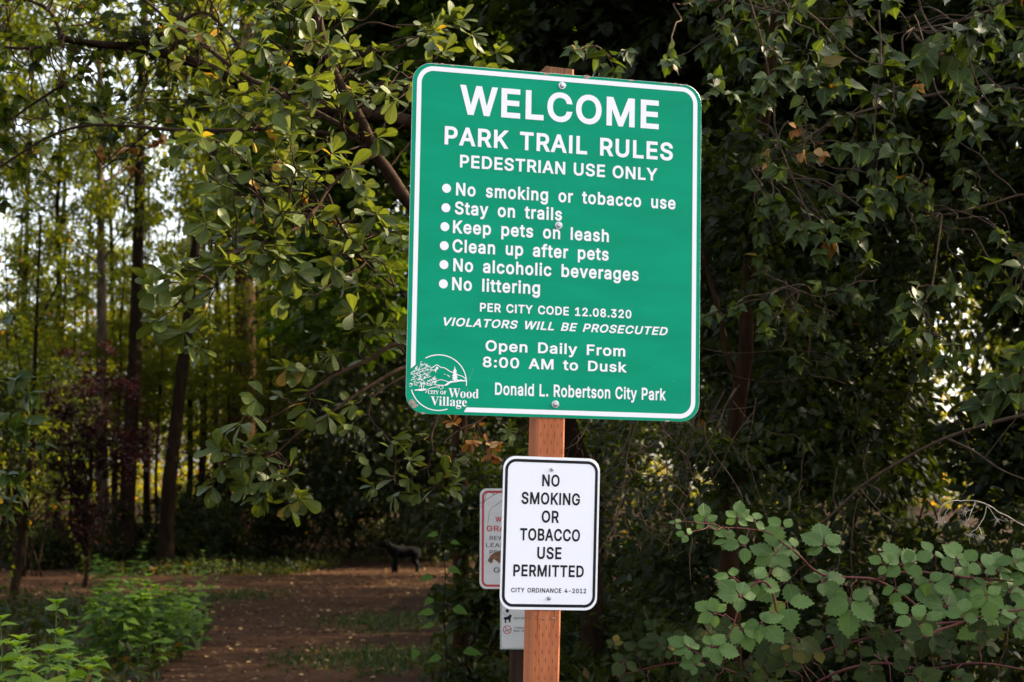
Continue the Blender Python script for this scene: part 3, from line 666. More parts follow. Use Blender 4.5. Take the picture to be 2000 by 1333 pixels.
def flat(mb, pts, z, mat=0):
    tri = tessellate_polygon([[Vector((a, b, 0)) for a, b in pts]])
    f = []
    for t in tri:
        a, b, c = [pts[i] for i in t]
        s = (b[0] - a[0]) * (c[1] - a[1]) - (b[1] - a[1]) * (c[0] - a[0])
        f.append(list(t) if s > 0 else list(t)[::-1])
    mb.add([(a, b, z) for a, b in pts], f, .5, None, mat)


def stroke(mb, pts, w, z, mat=0):
    """flat painted line of width w along points (w may taper: one value per point)"""
    p = np.asarray(pts, float)
    t = unit(np.gradient(p, axis=0))
    nrm = np.stack([-t[:, 1], t[:, 0]], 1) * (np.broadcast_to(np.asarray(w, float), (len(p),))[:, None] / 2)
    n = len(p)
    v = np.r_[np.c_[p + nrm, np.full(n, z)], np.c_[p - nrm, np.full(n, z)]]
    mb.add(v, [[i, i + n, i + n + 1, i + 1] for i in range(n - 1)], .5, None, mat)


def disc(mb, c, r, z, n=20, mat=0):
    a = np.arange(n) * 2 * math.pi / n
    mb.add(np.c_[c[0] + r * np.cos(a), c[1] + r * np.sin(a), np.full(n, z)], [list(range(n))], .5, None, mat)


def round_rect(w, h, r, n=8):
    pts = []
    for cx, cy, a0 in ((w / 2 - r, h / 2 - r, 0), (-w / 2 + r, h / 2 - r, 90), (-w / 2 + r, -h / 2 + r, 180), (w / 2 - r, -h / 2 + r, 270)):
        for k in range(n + 1):
            a = math.radians(a0 + 90 * k / n)
            pts.append((cx + r * math.cos(a), cy + r * math.sin(a)))
    return pts


def plate(w, h, r, t, mats, name, parent, chips=(), scratches=()):
    """sheet metal plate with rounded corners, front at z=0; slot 1 is bare metal, slot 2 chipped paint"""
    p = round_rect(w, h, r)
    n = len(p)
    mb = MB()
    e = .0006
    pin = [(a * (1 - e / w * 2), b * (1 - e / h * 2)) for a, b in p]
    mb.add([(a, b, 0) for a, b in pin], [list(range(n))], .5, None, 0)
    ring = [(a, b, 0) for a, b in pin] + [(a, b, -e) for a, b in p] + [(a, b, -t) for a, b in p]
    mb.add(ring, [[k + i, k + n + i, k + n + (i + 1) % n, k + (i + 1) % n] for k in (0, n) for i in range(n)], .5, None, 1)
    mb.add([(a, b, -t) for a, b in p], [list(range(n))[::-1]], .5, None, 1)
    for cx, cy, rr, sq in chips:
        k = 11
        a = np.sort(RNG.uniform(0, 6.283, k))
        q = rr * RNG.uniform(.6, 1.15, k)
        pts = np.stack([cx + q * np.cos(a) * sq, cy + q * np.sin(a)], 1)
        flat(mb, [tuple(v) for v in pts], .0003, 2)
    for pts, w_ in scratches:
        stroke(mb, pts, w_, .0003, 3)
    return mb.build(name, mats, parent)


def frame_line(mb, w, h, r, t, z, n=8, mat=0):
    o_ = round_rect(w, h, r, n)
    i_ = round_rect(w - 2 * t, h - 2 * t, max(r - t, .002), n)
    k = len(o_)
    mb.add([(a, b, z) for a, b in o_ + i_], [[j, (j + 1) % k, k + (j + 1) % k, k + j] for j in range(k)], .5, None, mat)


def bolt(parent, x, y, r, z=0.0):
    """washer with a domed hex head"""
    mb = MB()
    n = 24
    a = np.arange(n) * 2 * math.pi / n
    prof = [(r, z + .0002), (r, z + .0016), (r * .94, z + .0022), (r * .62, z + .0024)]
    ring = np.concatenate([np.c_[x + q * np.cos(a), y + q * np.sin(a), np.full(n, h)] for q, h in prof])
    mb.add(ring, [[k * n + i, k * n + (i + 1) % n, (k + 1) * n + (i + 1) % n, (k + 1) * n + i] for k in range(3) for i in range(n)])
    h6 = 6
    b = np.arange(h6) * math.pi / 3 + RNG.uniform(0, 1)
    prof = [(r * .6, z + .0022), (r * .6, z + .0062), (r * .5, z + .0074), (r * .2, z + .0078)]
    ring = np.concatenate([np.c_[x + q * np.cos(b), y + q * np.sin(b), np.full(h6, h)] for q, h in prof])
    f = [[k * h6 + i, k * h6 + (i + 1) % h6, (k + 1) * h6 + (i + 1) % h6, (k + 1) * h6 + i] for k in range(3) for i in range(h6)]
    mb.add(ring, f + [list(range(3 * h6, 4 * h6))])
    return mb.build("bolt", M_STEEL, parent)


M_STEEL = paint("galvanised_steel", (.5, .5, .5), .38, .5, .9, .15, 60)
M_ALU = paint("bare_aluminium", (.45, .45, .44), .5, .5, .6, .1, 20)
M_CHIP = paint("weathered_chip", (.36, .24, .2), .8, .2, 0, .4, 200)
M_GREEN = paint("green_sign_sheeting", (.003, .27, .145), .5, .06, 0, .09, 14)
M_WHITE = paint("white_sign_sheeting", (.80, .79, .80), .4, .2, 0, .02, 25)
M_INK = paint("white_lettering", (.82, .80, .81), .45, .2)
M_BLACK = paint("black_lettering", (.010, .010, .012), .5, .15)
M_RED = paint("red_lettering", (.42, .03, .035), .45, .4)
M_GREY_INK = paint("grey_lettering", (.03, .03, .032), .5, .3)
M_SCRATCH = paint("pale_scratch", (.12, .45, .33), .5, .3)

# pose of the sign plane, solved from the photograph's two signs of known size
yaw, pit, rol = -0.27525, -0.08994, 0.0165


def rot(y, p, r):
    c = math.cos; s = math.sin
    Ry = np.array([[c(y), 0, s(y)], [0, 1, 0], [-s(y), 0, c(y)]])
    Rx = np.array([[1, 0, 0], [0, c(p), -s(p)], [0, s(p), c(p)]])
    Rz = np.array([[c(r), -s(r), 0], [s(r), c(r), 0], [0, 0, 1]])
    return Rz @ Rx @ Ry


Rs = CAM @ rot(yaw, pit, rol) @ np.diag([1, -1, -1])       # columns: right, up, towards the viewer
Ts = CAM @ np.array([0.140859, -0.29475, 5.46869]) + np.array([0, 0, EYE])


def place(o, R, T):
    m = Matrix([[*R[0], T[0]], [*R[1], T[1]], [*R[2], T[2]], [0, 0, 0, 1]])
    o.matrix_world = m
    return o


def sign_root(name, R, T, label, cat):
    o = empty(name, (0, 0, 0), label, cat)
    return place(o, R, T)


# ---- the green trail rules sign
g = sign_root("rules_sign", Rs, Ts, "large green sign with white WELCOME PARK TRAIL RULES lettering on the wooden post", "sign")
chips = [(.445 * -1, -.495, .008, 1.5), (-.437, -.506, .008, 1.2), (-.412, -.5272, .004, 1.6)]
for k in range(9):
    chips.append((RNG.uniform(-.4, .4), .5285, RNG.uniform(.0015, .004), 2.6))
chips += [(-.045, .527, .005, 2.6), (.085, .5268, .006, 2.2), (.4, .5275, .003, 3), (.36, -.5288, .003, 3)]


def E(x, y):
    """emblem sketch units to metres on the sign"""
    return (-.4875 + .0001639 * x + .0000036 * y, -.33626 + .00000646 * x - .00015929 * y)


def El(*xy):
    return [E(*q) for q in xy]


EU = .000163
rs = random.Random(4)
scr = [(El(*q), 7 * EU) for q in (((1380, 395), (1352, 440)), ((1358, 462), (1340, 500)), ((1332, 512), (1326, 540)), ((1322, 556), (1300, 612)), ((1275, 755), (1262, 795)))]
for k in range(46):
    x, y, L, t = rs.uniform(-.42, .42), rs.uniform(-.48, .5), rs.uniform(.002, .008), rs.uniform(0, 3.1)
    scr.append(([(x, y), (x + L * math.cos(t), y + L * math.sin(t))], rs.uniform(.0003, .0008)))
plate(.930, 1.059, .060, .003, [M_GREEN, M_ALU, M_CHIP, M_SCRATCH], "panel", g, chips, scr)
mb = MB()
Z1_, Z2_ = .0005, .0008
bw, bh, br, bt = .903, 1.0405, .052, .0142
o_ = round_rect(bw, bh, br, 10)
i_ = round_rect(bw - 2 * bt, bh - 2 * bt, br - bt, 10)
# corner order: upper right, upper left, lower left, lower right; the lower left corner is left out for the emblem
N_ = 11
up_o, up_i = o_[0:2 * N_], i_[0:2 * N_]
run_o = [(-bw / 2, -.396)] + up_o[::-1] + o_[3 * N_:][::-1] + [(-.287, -bh / 2)]
run_i = [(-bw / 2 + bt, -.384)] + up_i[::-1] + i_[3 * N_:][::-1] + [(-.279, -bh / 2 + bt)]
k = len(run_o)
mb.add([(a, b, Z1_) for a, b in run_o + run_i], [[j, k + j, k + j + 1, j + 1] for j in range(k - 1)])
mb.build("border", M_INK, g)
LINES = [("heading", [("WELCOME", -.3177, .3227, .3800, .0906, 22, 4, 0, 250)]),
         ("subheading", [("PARK TRAIL RULES", -.3626, .3705, .2840, .0563, 23, 8, 0, 320), ("PEDESTRIAN USE ONLY", -.3136, .3202, .2170, .0392, 22, 4, 0, 260)]),
         ("rule_line", [("No smoking or tobacco use", -.3242, .3806, .1307, .0396, 22, 14, 0, 420), ("Stay on trails", -.3269, .0108, .0735, .0396, 22, 10, 0, 400),
                        ("Keep pets on leash", -.3315, .1627, .0159, .0396, 22, 10, 0, 400), ("Clean up after pets", -.3317, .1629, -.0418, .0396, 22, 10, 0, 400),
                        ("No alcoholic beverages", -.3282, .2612, -.0993, .0396, 22, 10, 0, 400), ("No littering", -.3308, -.0557, -.1564, .0396, 22, 10, 0, 400)]),
         ("legal_notice", [("PER CITY CODE 12.08.320", -.2431, .2389, -.2168, .0264, 22, 6, 0, 300), ("VIOLATORS WILL BE PROSECUTED", -.3617, .3617, -.2643, .0255, 22, 6, .28, 330)]),
         ("opening_hours", [("Open Daily From", -.2237, .2202, -.3351, .0328, 20, 8, 0, 360), ("8:00 AM to Dusk", -.2314, .2258, -.3838, .0318, 20, 8, 0, 360)]),
         ("park_name", [("Donald L. Robertson City Park", -.1918, .3545, -.4660, .0374, 20, 4, 0, 240)])]
BUL = [(-.3537, .1507), (-.3544, .0914), (-.3565, .034), (-.3572, -.0237), (-.3570, -.0808), (-.3575, -.1389)]
for nm, ls in LINES:
    for q, (t, x0, x1, y, cap, bold, tr, sl, spc) in enumerate(ls):
        mb = MB()
        letters(mb, t, x0, x1, y, cap, bold, Z1_, 's', tr, sl, 0, spc)
        o = mb.build(nm, M_INK, g)
        if nm == "rule_line":
            mb = MB(); disc(mb, BUL[q], .0138, Z1_); mb.build("bullet", M_INK, o)
for b in ((.0052, .4932), (.0007, .0585), (-.0019, -.4886)):
    bolt(g, b[0], b[1], .0118)


mb = MB()
c0, r0_ = (728, 650), 520
a = np.radians(np.linspace(-62, 92, 40)) - math.pi / 2 + math.radians(32)
arc = [E(c0[0] + r0_ * math.cos(t), c0[1] + r0_ * math.sin(t)) for t in np.radians(np.linspace(-118, 7, 40))]
stroke(mb, arc, 18 * EU, Z1_)
arc = [E(c0[0] + r0_ * math.cos(t), c0[1] + r0_ * math.sin(t)) for t in np.radians(np.linspace(166, 72, 34))]
stroke(mb, arc, 18 * EU, Z1_)
stroke(mb, smooth_path(El((575, 385), (640, 350), (695, 318), (775, 365), (840, 375), (940, 440), (1010, 470), (1100, 510), (1180, 540), (1238, 592))), 15 * EU, Z1_ + .0001)
stroke(mb, smooth_path(El((705, 612), (760, 595), (830, 610), (905, 636))), 12 * EU, Z1_ + .0001)
stroke(mb, smooth_path(El((665, 690), (740, 697), (850, 702))), 12 * EU, Z1_ + .0001)
flat(mb, El((840, 692), (920, 628), (965, 620), (1000, 622), (1060, 612), (1090, 590), (1105, 606), (1150, 588), (1165, 604), (1238, 606), (1236, 630), (1130, 630), (950, 656), (885, 704), (848, 710)), Z1_ + .0002)
flat(mb, El((640, 400), (672, 395), (680, 360), (700, 345), (722, 370), (716, 408), (700, 405), (695, 385), (690, 395), (685, 430), (670, 470), (662, 425), (645, 430)), Z1_ + .0003)
for q in (((820, 482), (840, 496), (858, 478), (850, 500), (832, 502)), ((868, 495), (900, 510), (925, 520), (942, 552), (915, 535), (890, 515))):
    flat(mb, El(*q), Z1_)
fir = [(1030, 340)]
lv = [(14, 400), (42, 435), (20, 440), (38, 470), (22, 478), (56, 520), (26, 522), (58, 560), (30, 562), (54, 600), (14, 600), (14, 625)]
fir = [(1030, 340)] + [(1030 + w, y) for w, y in lv] + [(1030 - w, y + 6) for w, y in lv[::-1]]
flat(mb, El(*fir), Z1_ + .0003)
stroke(mb, smooth_path(El((720, 728), (620, 742), (545, 765), (500, 805), (483, 845))), 12 * EU, Z1_ + .0002)
stroke(mb, smooth_path(El((720, 705), (748, 720), (735, 745), (712, 758))), 11 * EU, Z1_ + .0003)
stroke(mb, smooth_path(El((775, 708), (812, 728), (800, 755), (755, 775))), 11 * EU, Z1_ + .0003)
cnt = 0
while cnt < 150:                                             # the broad tree: scribbled leaf marks
    x = rs.uniform(200, 690); y = rs.uniform(260, 720)
    hw = 250 * math.sin(min(1, (y - 250) / 330) * math.pi / 2) ** .8
    if abs(x - 440) > hw * .98:
        continue
    L = rs.uniform(16, 34); t = rs.uniform(-.9, .5); bnd = rs.uniform(-12, 12)
    p = [(x - L * math.cos(t), y - L * math.sin(t)), (x + bnd * math.sin(t), y - bnd), (x + L * math.cos(t), y + L * math.sin(t))]
    stroke(mb, smooth_path(El(*p), 3), [k * EU for k in (3, 7, 10, 10, 9, 6, 3)], Z1_ + .0001 + cnt * 2e-6)
    cnt += 1
for q in (((400, 630), (408, 700), (404, 790)), ((385, 650), (400, 700)), ((458, 680), (446, 730), (450, 790)), ((470, 650), (452, 700)), ((440, 640), (430, 690))):
    stroke(mb, smooth_path(El(*q), 3), 12 * EU, Z1_ + .0005)
flat(mb, El((268, 788), (310, 770), (330, 782), (365, 758), (390, 772), (420, 755), (440, 772), (470, 758), (505, 765), (485, 790), (430, 802), (370, 805), (350, 795), (300, 797)), Z1_ + .0006)
for t, x0, x1, yb, cap, b_ in (("CITY OF", 525, 870, 866, 66, 8), ("Wood", 908, 1475, 938, 172, 0), ("Village", 575, 1252, 1086, 168, 0)):
    p0, p1 = E(x0, yb), E(x1, yb)
    letters(mb, t, p0[0], p1[0], (p0[1] + p1[1]) / 2, cap * EU, b_, Z1_ + .0001, 'r', 0, 0, 0, 200)
mb.build("emblem", M_INK, g)
# ---- the white no smoking sign (a touch more tilted)
WR = 0.0113
cw, sw = math.cos(WR), math.sin(WR)
Rw = Rs @ np.array([[cw, sw, 0], [-sw, cw, 0], [0, 0, 1]])
Tw = Ts + Rs @ np.array([-.0116, -.87705, .0])
w = sign_root("no_smoking_sign", Rw, Tw, "small white sign with black NO SMOKING OR TOBACCO USE lettering below the green sign", "sign")


def honeycomb_white():
    """prismatic reflective sheeting: faint honeycomb of cells in the film"""
    m, nt, p, out = new_mat("reflective_sheeting")
    tc = nd(nt, "ShaderNodeTexCoord")
    v = nd(nt, "ShaderNodeTexVoronoi", Scale=290.0); v.feature = 'DISTANCE_TO_EDGE'; v.inputs["Randomness"].default_value = .5
    nt.links.new(tc.outputs["Object"], v.inputs["Vector"])
    nt.links.new(ramp(nt, v.outputs["Distance"], [(.04, (.75, .75, .79)), (.16, (.81, .80, .82))]), p.inputs["Base Color"])
    p.inputs["Roughness"].default_value = .42
    p.inputs["Specular IOR Level"].default_value = .2
    return m


M_REFLEX = honeycomb_white()
plate(.305, .4572, .038, .002, [M_REFLEX, M_ALU, M_CHIP], "panel", w)
mb = MB(); frame_line(mb, .2925, .4405, .034, .0088, Z1_, 10); mb.build("border", M_BLACK, w)
mb = MB()
for t, x0, x1, y, cap in (("NO", -.0299, .0251, .1404, .0358), ("SMOKING", -.0932, .091, .0858, .0362), ("OR", -.0286, .0262, .0316, .0364),
                          ("TOBACCO", -.0947, .0937, -.0228, .0366), ("USE", -.0394, .0365, -.0770, .0362), ("PERMITTED", -.1126, .1085, -.1296, .0352)):
    mb = MB(); letters(mb, t, x0, x1, y, cap, 22, Z1_, 's', 0); mb.build("text_line", M_BLACK, w)
mb = MB(); letters(mb, "CITY ORDINANCE 4-2012", -.1175, .1177, -.1771, .0136, 16, Z1_, 's', 20, 0, 0, 300); mb.build("ordinance_line", M_BLACK, w)
bolt(w, -.0003, .192, .0062); bolt(w, .0007, -.1928, .0066)

# ---- the front post
def timber():
    m, nt, p, out = new_mat("treated_timber")
    tc = nd(nt, "ShaderNodeTexCoord")
    mp = nd(nt, "ShaderNodeMapping"); mp.inputs["Scale"].default_value = (55, 55, 2.2)
    nt.links.new(tc.outputs["Object"], mp.inputs[0])
    n = nd(nt, "ShaderNodeTexNoise", Scale=1.0, Detail=6.0, Distortion=1.2)
    nt.links.new(mp.outputs[0], n.inputs["Vector"])
    n2 = nd(nt, "ShaderNodeTexNoise", Scale=4.0, Detail=3.0)
    nt.links.new(tc.outputs["Object"], n2.inputs["Vector"])
    c = ramp(nt, n.outputs["Fac"], [(.25, (.29, .082, .028)), (.5, (.41, .122, .044)), (.8, (.48, .165, .066))])
    d = ramp(nt, n2.outputs["Fac"], [(.35, (.82, .8, .8)), (.7, (1.1, 1.1, 1.1))])
    mx = nd(nt, "ShaderNodeMix", data_type='RGBA', blend_type='MULTIPLY'); mx.inputs[0].default_value = 1
    nt.links.new(c, mx.inputs[6]); nt.links.new(d, mx.inputs[7]); nt.links.new(mx.outputs[2], p.inputs["Base Color"])
    b = nd(nt, "ShaderNodeBump", Strength=.3, Distance=.002)
    nt.links.new(n.outputs["Fac"], b.inputs["Height"]); nt.links.new(b.outputs[0], p.inputs["Normal"])
    p.inputs["Roughness"].default_value = .72
    p.inputs["Specular IOR Level"].default_value = .25
    return m


M_POST = timber()
M_SLIT = paint("incision_cut", (.10, .035, .02), .9, .1)
M_WORN = rough_mat("worn_timber", (.10, .045, .022), (.26, .12, .065), (.34, .19, .115), (260, 260, 5), .8, .003)
M_END = rough_mat("sawn_end_grain", (.12, .06, .035), (.34, .17, .10), None, (160, 12, 60), .8, .004)


def square_post(name, R, top, foot_z, s, label, slits=True, cham=.006):
    """incised timber post: local z up along the post from its foot"""
    up = R[:, 1]
    L = (top[2] - foot_z) / up[2]
    foot = top - up * L
    Rp = np.stack([R[:, 0], -R[:, 2], up], 1)
    o = place(bpy.data.objects.new(name, None), Rp, foot)
    mb = MB()
    h = s / 2
    sec = [(h - cham, -h), (h, -h + cham), (h, h - cham), (h - cham, h), (-h + cham, h), (-h, h - cham), (-h, -h + cham), (-h + cham, -h)]
    n = 8
    zs = np.linspace(0, L, 24)
    ring = np.array([(a + .0012 * math.sin(z * 3 + a * 60), b, z) for z in zs for a, b in sec])
    ring[-n:, 2] += RNG.uniform(-.004, .004, n)
    mb.add(ring, [[k * n + i, k * n + (i + 1) % n, (k + 1) * n + (i + 1) % n, (k + 1) * n + i] for k in range(len(zs) - 2) for i in range(n)])
    mb.add(ring[-2 * n:], [[i, (i + 1) % n, n + (i + 1) % n, n + i] for i in range(n)], .5, None, 3)
    mb.add(ring[-n:], [list(range(n))], .5, None, 2)
    if slits:
        for j in range(7):
            for k in range(int(L / .05)):
                z = k * .05 + (.025 if j % 2 else 0) + RNG.uniform(-.002, .002)
                x = -h + .012 + j * (s - .024) / 6
                d = .0009
                mb.add([(x - d, -h - .0004, z), (x + d, -h - .0004, z), (x + d * .6, -h - .0004, z + .013), (x - d * .6, -h - .0004, z + .013)], [[0, 1, 2, 3]], .5, None, 1)
                mb.add([(-h - .0004, x + d, z), (-h - .0004, x - d, z), (-h - .0004, x, z + .013)], [[0, 1, 2]], .5, None, 1)
        stroke_pts = [(h - .012, z) for z in np.linspace(.8, L - .7, 14)]
        for q in range(3):                                     # long drying checks
            z0 = RNG.uniform(.9, L - .9); x = RNG.uniform(h * .35, h * .8) * (1 if q else -1)
            zz = np.linspace(z0, z0 + RNG.uniform(.2, .5), 8)
            xx = x + np.cumsum(RNG.normal(0, .0006, 8))
            for k in range(7):
                d = .0007
                mb.add([(xx[k] - d, -h - .0005, zz[k]), (xx[k] + d, -h - .0005, zz[k]), (xx[k + 1] + d, -h - .0005, zz[k + 1]), (xx[k + 1] - d, -h - .0005, zz[k + 1])], [[0, 1, 2, 3]], .5, None, 1)
    ob = mb.build(name, [M_POST if slits else M_OLDPOST, M_SLIT, M_END, M_WORN if slits else M_OLDPOST])
    ob.matrix_world = o.matrix_world
    bpy.data.objects.remove(o)
    tag(ob, label, "post")
    return ob, L


top = Ts + Rs @ np.array([.0005, .553, 0]) - Rs[:, 2] * (.003 + .0445 + .0008)
post, PL = square_post("wooden_post", Rw, top, -.6, .089, "orange brown square timber post carrying the green and the white sign")
for sx in (-.013, .020):
    mb = MB()
    zz = (np.linalg.inv(np.array(post.matrix_world)) @ np.r_[Ts + Rs @ np.array([-.015 + sx, -1.130, 0]), 1])
    box(mb, (zz[0], -.0445 - .0012, zz[2]), (.011, .0022, .0016), rnd=.5)
    mb.build("staple", M_STEEL, post)

# ---- older post behind with two more signs
M_OLDPOST = rough_mat("weathered_timber", (.02, .012, .008), (.045, .026, .018), (.06, .038, .026), (30, 30, 2), .5, .004)
yb = -.06
Rb = CAM @ rot(yb, -PITCH, .004) @ np.diag([1, -1, -1])
DB = 8.2
bp_top = at(1016, 940, (DB + .051) / (cp + (940 - CY) / F_PX * sp))
square_post("wooden_post", Rb, bp_top, -.3, .089, "dark weathered timber post behind carrying the red bordered sign", slits=False)


def back_sign(name, x0, x1, y0, y1, label, d):
    d = d / (cp + ((y0 + y1) / 2 - CY) / F_PX * sp)          # both signs hang in one upright plane
    a, b = at(x0, (y0 + y1) / 2, d), at(x1, (y0 + y1) / 2, d)
    u, l = at((x0 + x1) / 2, y0, d), at((x0 + x1) / 2, y1, d)
    W_, H_ = np.linalg.norm(b - a), np.linalg.norm(u - l)
    return sign_root(name, Rb, (a + b) / 2, label, "sign"), W_, H_


M_WHITE = paint('dull_white_sheeting', (.56, .54, .51), .5, .15, 0, .06, 20)  # duller white for the two signs behind
r, W_, H_ = back_sign("reward_sign", 937, 1075, 955, 1150, "red bordered white sign with red and grey lettering behind the no smoking sign", DB)
plate(W_, H_, .03, .002, [M_WHITE, M_ALU, M_CHIP], "panel", r)
mb = MB(); frame_line(mb, W_ - .018, H_ - .02, .028, .010, Z1_); mb.build("border", M_RED, r)
PXM = 3500 / DB
sx_ = lambda px: (px - 1006) / PXM
sy_ = lambda py: (1052.5 - py) / PXM
mb = MB(); letters(mb, "W", sx_(967.5), sx_(979.5), sy_(1020.5), 10.5 / PXM, 20, Z1_); mb.build("text_line", M_RED, r)
mb = MB(); letters(mb, "GRAFFITI", sx_(950.5), sx_(1030), sy_(1038.5), 11 / PXM, 18, Z1_); mb.build("text_line", M_RED, r)
mb = MB(); letters(mb, "REWARD", sx_(956.5), sx_(1012), sy_(1055), 7.5 / PXM, 8, Z1_); mb.build("text_line", M_GREY_INK, r)
mb = MB(); letters(mb, "LEADING", sx_(949.5), sx_(1014), sy_(1069), 7.5 / PXM, 8, Z1_); mb.build("text_line", M_GREY_INK, r)
mb = MB(); letters(mb, "PRO", sx_(956.5), sx_(982), sy_(1083), 8 / PXM, 8, Z1_); mb.build("text_line", M_GREY_INK, r)
mb = MB(); letters(mb, "GRAFFITI", sx_(964.5), sx_(1046), sy_(1118), 10 / PXM, 10, Z1_); mb.build("text_line", M_GREY_INK, r)
M_PRINT = paint("brown_print", (.17, .075, .04), .5, .3, 0, .5, 120)
mb = MB()
hand = [(953, 1095), (958, 1085), (966, 1079), (978, 1075), (992, 1078), (998, 1088), (994, 1098), (984, 1093), (978, 1096), (976, 1101), (970, 1095), (964, 1092), (962, 1099), (958, 1100)]
flat(mb, [(sx_(a), sy_(b)) for a, b in hand], Z2_)
mb.build("picture", M_PRINT, r)
bolt(r, 0, H_ / 2 - .03, .006); bolt(r, 0, -H_ / 2 + .03, .006)

r, W2, H2 = back_sign("dog_rules_sign", 977, 1064, 1156, 1268, "small white park rules sign with a black dog picture, low on the dark post", DB)
plate(W2, H2, .006, .002, [M_WHITE, M_ALU, M_CHIP], "panel", r)
mb = MB(); frame_line(mb, W2 - .006, H2 - .006, .006, .0022, Z1_); mb.build("border", paint("green_line", (.03, .2, .11), .5), r)
qx = lambda px: (px - 1020.5) / PXM
qy = lambda py: (1212 - py) / PXM
mb = MB()
dogp = [(983, 1210), (985, 1206), (991, 1205), (994, 1203), (996, 1200), (1000, 1203), (998, 1207), (997, 1216), (994, 1216), (994, 1211), (989, 1211), (989, 1217), (986, 1217), (986, 1210)]
flat(mb, [(qx(a), qy(b)) for a, b in dogp], Z1_)
stroke(mb, [(qx(983), qy(1198)), (qx(990), qy(1203))], .0014, Z1_)
letters(mb, "KEEP PETS ON LEASH", qx(1004), qx(1054), qy(1210), 3.6 / PXM, 14, Z1_)
letters(mb, "TOBACCO USE", qx(1004), qx(1054), qy(1228), 3.2 / PXM, 14, Z1_)
letters(mb, "NO SMOKING", qx(1004), qx(1054), qy(1234), 3.2 / PXM, 14, Z1_)
stroke(mb, [(qx(986), qy(1233)), (qx(999), qy(1228))], .003, Z1_)
disc(mb, (qx(991), qy(1194)), .008, Z1_)
mb.build("lettering", M_BLACK, r)
mb = MB()
t_ = np.linspace(0, 2 * math.pi, 25)
stroke(mb, np.stack([qx(991) + .018 * np.cos(t_), qy(1230) + .018 * np.sin(t_)], 1), .0035, Z2_)
stroke(mb, [(qx(991) - .013, qy(1230) + .013), (qx(991) + .013, qy(1230) - .013)], .003, Z2_ + .0002)
mb.build("prohibition_ring", M_RED, r)

# ------------------------------------------------------------------ the black dog on the trail
M_FUR = rough_mat("black_fur", (.0008, .0008, .0008), (.0016, .0014, .0012), None, (60, 60, 60), .6, .01, .9)  # fur colour lowered almost to nothing, standing in for shade on the dog
M_FUR.node_tree.nodes["Principled BSDF"].inputs["Specular IOR Level"].default_value = .06


def make_dog():
    d0 = gp(790, 1120)
    o = empty("dog", d0, "black dog standing side on across the far end of the trail, facing left", "dog")
    J = []       # (x, y, z, rx, ry) x: -head .. +tail
    E_ = []

    def chain(pts, start=None):
        prev = start
        for p in pts:
            J.append(p)
            if prev is not None:
                E_.append((prev, len(J) - 1))
            prev = len(J) - 1
        return prev
    pel = chain([(.24, 0, .52, .105)])
    chest = chain([(.12, 0, .50, .098), (0, 0, .475, .115), (-.14, 0, .47, .13), (-.24, 0, .50, .12)], pel)
    neck = chain([(-.32, 0, .575, .082), (-.38, 0, .64, .075)], chest)
    head = chain([(-.44, 0, .672, .082), (-.49, 0, .66, .062), (-.56, 0, .635, .042), (-.595, 0, .628, .034)], neck)
    for s in (-1, 1):
        chain([(-.435, s * .06, .705, .028), (-.425, s * .085, .66, .022), (-.43, s * .09, .615, .014)], neck + 1)
        chain([(-.22, s * .085, .40, .062), (-.20 + s * .02, s * .09, .29, .040), (-.225 + s * .045, s * .09, .17, .028), (-.225 + s * .05, s * .09, .05, .026), (-.26 + s * .05, s * .09, .028, .027)], chest)
        chain([(.27, s * .075, .40, .078), (.215 + s * .02, s * .085, .29, .052), (.31 + s * .02, s * .085, .185, .030), (.295 + s * .02, s * .085, .06, .026), (.255 + s * .02, s * .085, .028, .027)], pel)
    chain([(.34, 0, .56, .035), (.42, 0, .60, .028), (.49, 0, .68, .022), (.52, 0, .76, .012)], pel)
    me = bpy.data.meshes.new("dog_body")
    me.from_pydata([j[:3] for j in J], E_, [])
    b = bpy.data.objects.new("body", me)
    COL.objects.link(b)
    b.parent = o
    sk = b.modifiers.new("skin", 'SKIN')
    for k, j in enumerate(J):
        q = j[3] * (1.55 if abs(j[1]) > .07 and j[2] < .35 else 1.24)
        me.skin_vertices[0].data[k].radius = (q, q)
        me.skin_vertices[0].data[k].use_root = (k == 0)
    sk.use_smooth_shade = True
    ss = b.modifiers.new("sub", 'SUBSURF'); ss.levels = 2; ss.render_levels = 2
    me.materials.append(M_FUR)
    o.rotation_euler.z = math.radians(12)
    for s in (-1, 1):
        mb = MB()
        a = np.linspace(0, math.pi, 6); q = np.arange(8) * math.pi / 4
        v = np.array([(-.525 + .011 * math.cos(t), s * .042 + .009 * math.sin(t) * math.cos(u), .678 + .010 * math.sin(t) * math.sin(u)) for t in a for u in q])
        mb.add(v, [[i * 8 + j, i * 8 + (j + 1) % 8, i * 8 + 8 + (j + 1) % 8, i * 8 + 8 + j] for i in range(5) for j in range(8)])
        mb.build("eye", M_BLACK, o, True)
    return o


make_dog()

# ------------------------------------------------------------------ plant builders
def twig(a, b, sag=.06, wob=.03, n=6):
    a, b = np.asarray(a, float), np.asarray(b, float)
    t = np.linspace(0, 1, n)[:, None]
    L = np.linalg.norm(b - a)
    p = a * (1 - t) + b * t
    p += np.array([0, 0, 1.0]) * (4 * t * (1 - t)) * sag * L
    w = RNG.normal(0, wob * L, (n, 3)); w[0] = 0; w[-1] = 0
    return smooth_path(p + w, 3)


